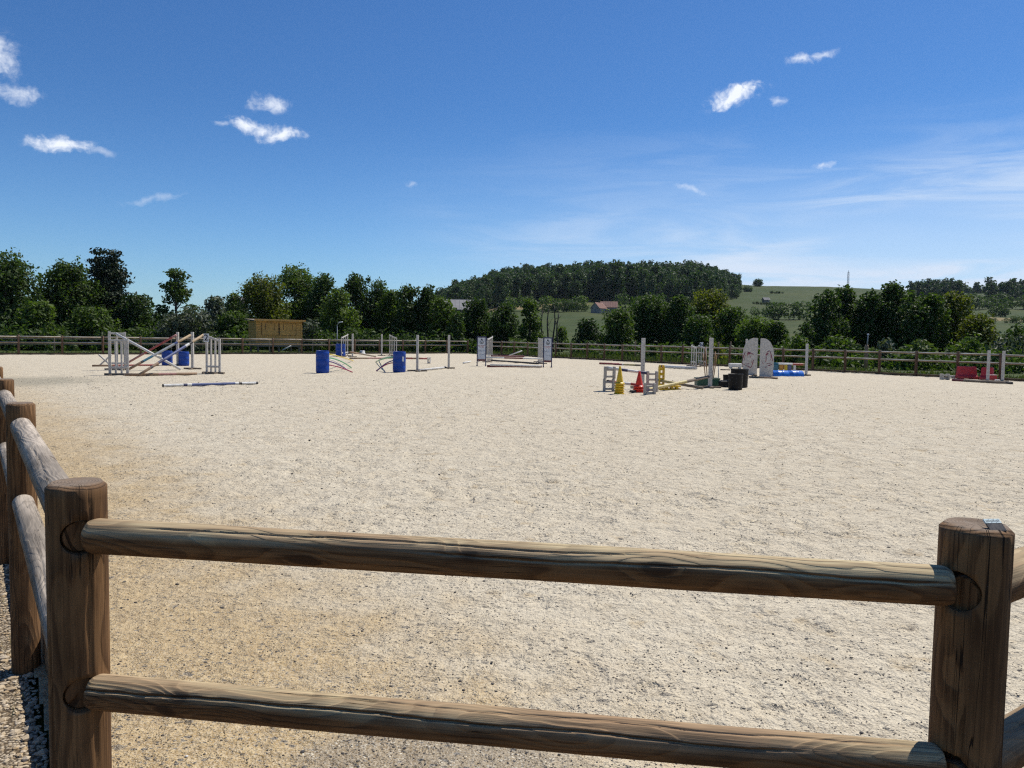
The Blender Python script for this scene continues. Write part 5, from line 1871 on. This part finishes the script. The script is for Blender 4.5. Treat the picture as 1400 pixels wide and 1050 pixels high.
n = 26000
e = rng.random(n)
pick = rng.random(n)
su = rng.uniform(2, 59, n)
s_side = np.stack([U.x * su + V.x * (37.35 + 3.2 * e ** 1.3), U.y * su + V.y * (37.35 + 3.2 * e ** 1.3)], -1)
sv = rng.uniform(0, 38, n)
uf = 55.9 + sv / 37 * 4.6 + 2.4 * e ** 1.2
s_far = np.stack([U.x * uf + V.x * sv, U.y * uf + V.y * sv], -1)
pts = np.where((pick < 0.68)[:, None], s_side, s_far)
hgt = rng.uniform(.10, .42, n) * np.where(pick < .68, np.where(su > 27, 1.0, .55), .5) * (0.5 + 0.9 * (perlin(pts[:, 0] / 1.6, pts[:, 1] / 1.6, 9) + .5).clip(0, 1))
a = rng.uniform(0, math.pi, n)
wd = rng.uniform(.03, .10, n)
dx, dy = np.cos(a) * wd, np.sin(a) * wd
lx, ly = rng.normal(0, .09, n), rng.normal(0, .09, n)
z0 = np.full(n, -.06)
v = np.stack([np.stack([pts[:, 0] - dx, pts[:, 1] - dy, z0], -1), np.stack([pts[:, 0] + dx, pts[:, 1] + dy, z0], -1),
              np.stack([pts[:, 0] + dx * .25 + lx, pts[:, 1] + dy * .25 + ly, z0 + hgt], -1), np.stack([pts[:, 0] - dx * .25 + lx, pts[:, 1] - dy * .25 + ly, z0 + hgt * .92], -1)], 1).reshape(-1, 3)
tag(put("grass", np_mesh("grass", v, np.arange(len(v)).reshape(-1, 4), L_GRASS)), "bright grass of the verge growing behind the arena fence", "grass", kind="stuff")

# a few weeds in the gravel
n = 420
su, sv = rng.uniform(-.3, 3.5, n), -np.abs(rng.normal(0.10, .22, n)) - .02
cxy = np.stack([POST_A.x + U.x * su + V.x * sv, POST_A.y + U.y * su + V.y * sv], -1)
cl = perlin(cxy[:, 0] * 3, cxy[:, 1] * 3, 15) > 0.12
cxy = cxy[cl]
n = len(cxy)
a, wd, hg = rng.uniform(0, 6.3, n), rng.uniform(.0012, .0028, n), rng.uniform(.012, .07, n)
le = rng.normal(0, .03, (n, 2))
dx, dy = np.cos(a) * wd, np.sin(a) * wd
z0 = np.full(n, -.018)
v = np.stack([np.stack([cxy[:, 0] - dx, cxy[:, 1] - dy, z0], -1), np.stack([cxy[:, 0] + dx, cxy[:, 1] + dy, z0], -1),
              np.stack([cxy[:, 0] + le[:, 0] + dx * .2, cxy[:, 1] + le[:, 1] + dy * .2, z0 + hg], -1), np.stack([cxy[:, 0] + le[:, 0] - dx * .2, cxy[:, 1] + le[:, 1] - dy * .2, z0 + hg], -1)], 1).reshape(-1, 3)
tag(put("weeds", np_mesh("weeds", v, np.arange(len(v)).reshape(-1, 4), [L_DRY, L_GRASS], midx=(rng.random(n) > .55).astype(int))), "thin weeds and straw sprouting through the gravel", "weeds", kind="stuff")


# ------------------------------------------------------------------ the wooded hill
variants, coarse, coarser = [], [], []
for k in range(8):
    r_ = np.random.default_rng(100 + k)
    H, Wd = 17.0 + k % 3, 9.0 + (k % 4) * .8
    bl = clumps('wood', H, Wd, r_)
    v, f = leaf_cloud(bl, 1.3, 1.5, r_)
    for lst, lf in ((coarse, 1.9), (coarser, 2.3)):
        v2, f2 = leaf_cloud(bl, lf, 1.5, r_)
        lst.append((v2, f2, np.zeros(len(f2), np.int32)))
    tb = MB().tube([(0, 0, -.6), (.2, .1, H * .4), (.1, -.1, H * .75)], [.32, .24, .10], 6)
    o0 = len(v)
    tv = np.array(tb.v)
    tf = np.array([q for q in tb.f if len(q) == 4]) + o0
    vv = np.vstack([v, tv])
    ff = np.vstack([f, tf])
    variants.append((vv, ff, np.concatenate([np.zeros(len(f)), np.ones(len(tf))]).astype(np.int32)))
wood_meshes = [np_mesh("hill_tree", v, f, [L_FOREST, P_BARK], midx=m) for v, f, m in variants]
# where the wood stands: columns of the photograph against distance
FX = [596, 610, 640, 690, 740, 800, 860, 930, 980, 1002, 1010]
F_NEAR = [560, 470, 440, 440, 455, 450, 440, 430, 430, 520, 640]
F_FAR = [640, 700, 760, 830, 850, 850, 850, 850, 840, 800, 740]
spots = []
rng = np.random.default_rng(21)
for d in np.arange(430, 850, 7.2):
    for x in np.arange(-90, 320, 7.2):
        X, Y = x + rng.uniform(-2.8, 2.8), d + rng.uniform(-2.8, 2.8)
        col = 700 + F_PX * X / Y
        if not (596 < col < 1011):
            continue
        if np.interp(col, FX, F_NEAR) + rng.uniform(-10, 10) < Y < np.interp(col, FX, F_FAR):
            spots.append((X, Y))
spots.sort(key=lambda q: q[1] - np.interp(700 + F_PX * q[0] / q[1], FX, F_NEAR))
n_front = 300
front, rest = spots[:n_front], spots[n_front:]
for X, Y in front:
    k = rng.integers(8)
    s = rng.uniform(.66, 1.12) * np.interp(700 + F_PX * X / Y, [955, 1010], [1, .55]) * (1 + .18 * float(perlin(np.array([X / 40]), np.array([Y / 40]), 77)[0]))
    o = put("hill_tree", wood_meshes[k], None, (X, Y, tz(X, Y) - .3), (0, 0, rng.uniform(0, 6.28)))
    o.scale = (s, s, s * rng.uniform(.9, 1.12))
    tag(o, "leafy tree along the near edge of the wood covering the hill", "tree", "front trees of the hill wood")


def merged_wood(spots, name, label, smin, smax, sub=0.5, sink=.3, kinds=None):
    V_, F_, M_2, off = [], [], [], 0
    for X, Y in spots:
        v, f, m = (kinds or coarse)[rng.integers(8)]
        sel = rng.random(len(f)) < sub
        f2 = f[sel]
        s = rng.uniform(smin, smax) * (np.interp(700 + F_PX * X / Y, [955, 1010], [1, .55]) if name == "hill_wood" else 1.0)
        a = rng.uniform(0, 6.28)
        R2 = np.array([[math.cos(a), -math.sin(a), 0], [math.sin(a), math.cos(a), 0], [0, 0, 1]])
        uq, inv = np.unique(f2, return_inverse=True)
        w = v[uq] @ R2.T * np.array([s, s, s * rng.uniform(.9, 1.12)]) + np.array([X, Y, tz(X, Y) - sink])
        V_.append(w)
        F_.append(inv.reshape(-1, 4) + off)
        M_2.append(m[sel])
        off += len(w)
    me = np_mesh(name, np.concatenate(V_), np.concatenate(F_), [L_FOREST, P_BARK], midx=np.concatenate(M_2))
    return tag(put(name, me), label, "wood", kind="stuff")


merged_wood(rest, "hill_wood", "dense wood rising behind the first trees on the hill", .72, 1.14, .50)
# far woods at the right
def band(cols, near_y, far_d, n, name, label, smin, smax, hfun=None):
    sp = []
    for k in range(n):
        c = rng.uniform(*cols)
        Y = rng.uniform(near_y, far_d)
        X = (c - 700) / F_PX * Y
        sp.append((X, Y))
    return merged_wood(sp, name, label, smin, smax, .62, .3, coarser)


band((1238, 1308), 590, 650, 130, "far_wood", "rounded wood on the ridge right of the dark clump", .5, .78)
band((1290, 1620), 780, 960, 520, "far_wood", "long far wood along the ridge at the right", 0.62, 1.1)
band((1340, 1620), 560, 640, 200, "far_wood", "nearer strip of wood below the far ridge at the right", .5, .85)


# hedges, bushes and buildings on the hillside
def hedge(px0, px1, d0, d1, hgt, label, wd=2.0, mat=None, n=None, name="hedge"):
    p0, p1 = AT(px0, 460, d0), AT(px1, 460, d1)
    n = n or max(3, int((p1 - p0).length / (hgt * .55)))
    bl = []
    c = (p0 + p1) / 2
    cz = tz(c.x, c.y)
    for k in range(n):
        p = p0.lerp(p1, (k + .5) / n) + Vector((rng.uniform(-.5, .5) * wd, rng.uniform(-.5, .5) * wd, 0))
        h = hgt * rng.uniform(.6, 1.1)
        z = tz(p.x, p.y) - cz
        bl.append((p.x - c.x, p.y - c.y, z + h * .5, h * .55, h * .5, h * .52))
    v, f = leaf_cloud(bl, max(.3, hgt * .14), 2.0, rng)
    o = put(name, np_mesh(name, v, f, mat or L_DARK), None, (c.x, c.y, cz))
    return tag(o, label, "hedge" if name == "hedge" else "bush")


hedge(700, 806, 375, 372, 6.5, "long grey green hedge left of the red roofed house", 6, L_MID)
hedge(742, 800, 345, 345, 4.5, "darker low hedge in front of the long hedge", 3)
hedge(846, 900, 385, 390, 8, "tree hedge right of the red roofed house", 5)
hedge(1045, 1105, 300, 300, 6.5, "dark hedge crossing the right meadow", 4)
hedge(1030, 1060, 330, 330, 4.5, "short dark hedge right of the hill wood", 4)
hedge(1028, 1110, 470, 440, 1.6, "thin hedge line high on the right meadow", 1.0)
hedge(1049, 1068, 610, 606, 2.0, "short dark streak of bushes on the upper meadow", 2.0)
hedge(1335, 1362, 300, 300, 3.0, "small dark bushes in a line on the right pasture", 2.0)
hedge(1372, 1420, 300, 302, 2.6, "dark low bushes at the far right of the pasture", 2.0)
hedge(1350, 1376, 360, 360, 6.0, "rounded dark bush group above the pasture line", 4)
hedge(1315, 1420, 430, 440, 9.0, "dark tree belt above the right pasture", 10)
hedge(1031, 1038, 735, 735, 7.0, "lone dark bush on the skyline right of the hill wood", 3, None, 7, "bush")
hedge(1016, 1026, 640, 640, 5.0, "small bush where the wood ends", 3, None, 6, "bush")

TILE = paint("clay_tile", (0.33, 0.175, 0.13), 0.8, 0.4, (0.24, 0.15, 0.12), 1.2)
PLASTER = paint("plaster", (0.27, 0.24, 0.205), 0.9, 0.3, (0.3, 0.28, 0.25), 1.0)
SLATE = paint("grey_sheet_roof", (0.205, 0.20, 0.205), 0.75, 0.4, (0.26, 0.25, 0.24), .8)
DARKW = paint("dark_boards", (0.06, 0.05, 0.045), 0.9, .3)
GLASS = paint("dark_glass", (0.02, 0.025, 0.03), 0.15, 0.0)


def house(px, d, rz, w, dep, wall, roof, zb, label, name="house", mats=(None, None), lift=0.0, windows=True):
    p = AT(px, 440, d)
    p.z = zb if zb is not None else tz(p.x, d)
    o = thing(name, p, label, "house" if name == "house" else "barn", None, rz)
    wm, rm = mats
    b = MB().box((0, 0, wall / 2 - .5), (w, dep, wall + 1.0))
    for s in (-1, 1):
        b.prism([(-dep / 2, wall), (dep / 2, wall), (0, wall + roof)], .2, M=Matrix.Rotation(math.pi / 2, 3, 'Z'), c=(s * w / 2 + (.2 if s > 0 else 0.0) - (0.001 * s), 0, 0))
    b.build("wall", wm, o)
    a = math.atan2(roof, dep / 2)
    L = math.hypot(roof, dep / 2) + .5
    for s in (-1, 1):
        c = Vector((0, s * dep / 4 + s * .12, wall + roof / 2 + .06))
        rb = MB().box(c, (w + .8, L, .16), M=Matrix.Rotation(-s * a, 3, 'X'))
        ro = rb.build("roof", rm, o)
        rid = MB()
        for k in range(9):
            x = -w / 2 + w * (k + .5) / 9
            rid.box(c + Matrix.Rotation(-s * a, 3, 'X') @ Vector((x, 0, .10)), (.08, L, .06), M=Matrix.Rotation(-s * a, 3, 'X'))
        rid.build("seam", rm, ro)['kind'] = "stuff"
    if windows:
        for s, n_ in ((-1, 3),):
            for k in range(n_):
                x = -w / 2 + w * (k + .5) / n_
                fr = MB().box((x, -dep / 2 - .03, wall * .55), (1.1, .08, 1.3)).build("window", P_PANEL, o)
                MB().box((x, -dep / 2 - .075, wall * .55), (.9, .02, 1.1)).build("pane", GLASS, fr)
        fr = MB().box((-w / 2 - .05, 0, wall * .7), (.08, 1.0, 1.2)).build("window", P_PANEL, o)
        MB().box((-w / 2 - .10, 0, wall * .7), (.02, .8, 1.0)).build("pane", GLASS, fr)
    return o


h = house(818, 330, 0.9, 5.2, 4.4, 2.0, 2.2, None, "front wing of the pale farmhouse with clay roof on the slope", mats=(PLASTER, TILE))
house(832, 336, -0.12, 6.6, 4.6, 2.2, 2.3, None, "long rear wing of the farmhouse with pinkish clay roof", mats=(PLASTER, TILE))
pb_ = AT(620, 424, 190)
house(622, 190, 0.10, 9.5, 9.5, 3.4, 2.4, AT(620, 424, 190).z - 3.4, "grey roofed barn among the trees left of the wooded hill", "barn", (DARKW, SLATE), windows=False)
pb_ = AT(326, 408, 180)
house(327, 180, 0.0, 2.6, 4, 3, 1.1, AT(326, 411, 180).z - 3.4, "small grey roof peeping over the trees above the cabin", "barn", (DARKW, SLATE), windows=False)
house(1046, 480, 0.2, 3.5, 3, 2.0, 1.3, None, "tiny pale shed on the upper meadow right of the wood", "barn", (PLASTER, SLATE), windows=False)

# radio mast on the ridge
p = AT(1159, 398, 830)
p.z = tz(p.x, p.y)
top = AT(1159, 369.5, 830).z - p.z
o = thing("radio_mast", p, "tall pale lattice radio mast rising on the ridge behind the dark clump", "mast")
for sx, sy in ((-1, -1), (1, -1), (1, 1), (-1, 1)):
    MB().tube([(sx * .95, sy * .95, -1), (sx * .55, sy * .55, top - 2)], .14, 6).build("leg", P_METAL, o)
b = MB()
nb = 16
for k in range(nb):
    z0_, z1_ = top * k / nb, top * (k + 1) / nb - (2.0 if k == nb - 1 else 0)
    a0_, a1_ = .95 - .40 * k / nb, .95 - .40 * (k + 1) / nb
    for (ax_, ay_), (bx_, by_) in (((-1, -1), (1, -1)), ((1, -1), (1, 1)), ((1, 1), (-1, 1)), ((-1, 1), (-1, -1))):
        b.tube([(ax_ * a0_, ay_ * a0_, z0_), (bx_ * a1_, by_ * a1_, z1_)], .07, 4)
b.build("bracing", P_METAL, o)
MB().tube([(0, 0, top - 2.2), (0, 0, top)], .22, 6).build("antenna", P_PANEL, o)

# ------------------------------------------------------------------ the air between here and the hill
m, t = new_mat("haze_air")
vol = t.n('ShaderNodeVolumePrincipled', {'Color': (0.72, 0.84, 1.0, 1.0), 'Density': 0.000045, 'Anisotropy': 0.2})
t.n('ShaderNodeOutputMaterial', {'Volume': vol.outputs[0]})
lo = float(min(gz_min, -1.0)) - 1.0
hz_o = MB().box((0, 0, (lo + 130.0) / 2), (5300, 5300, 130.0 - lo)).build("haze", m)
tag(hz_o, "thin blue summer haze over the meadow and hill", "haze", kind="stuff")
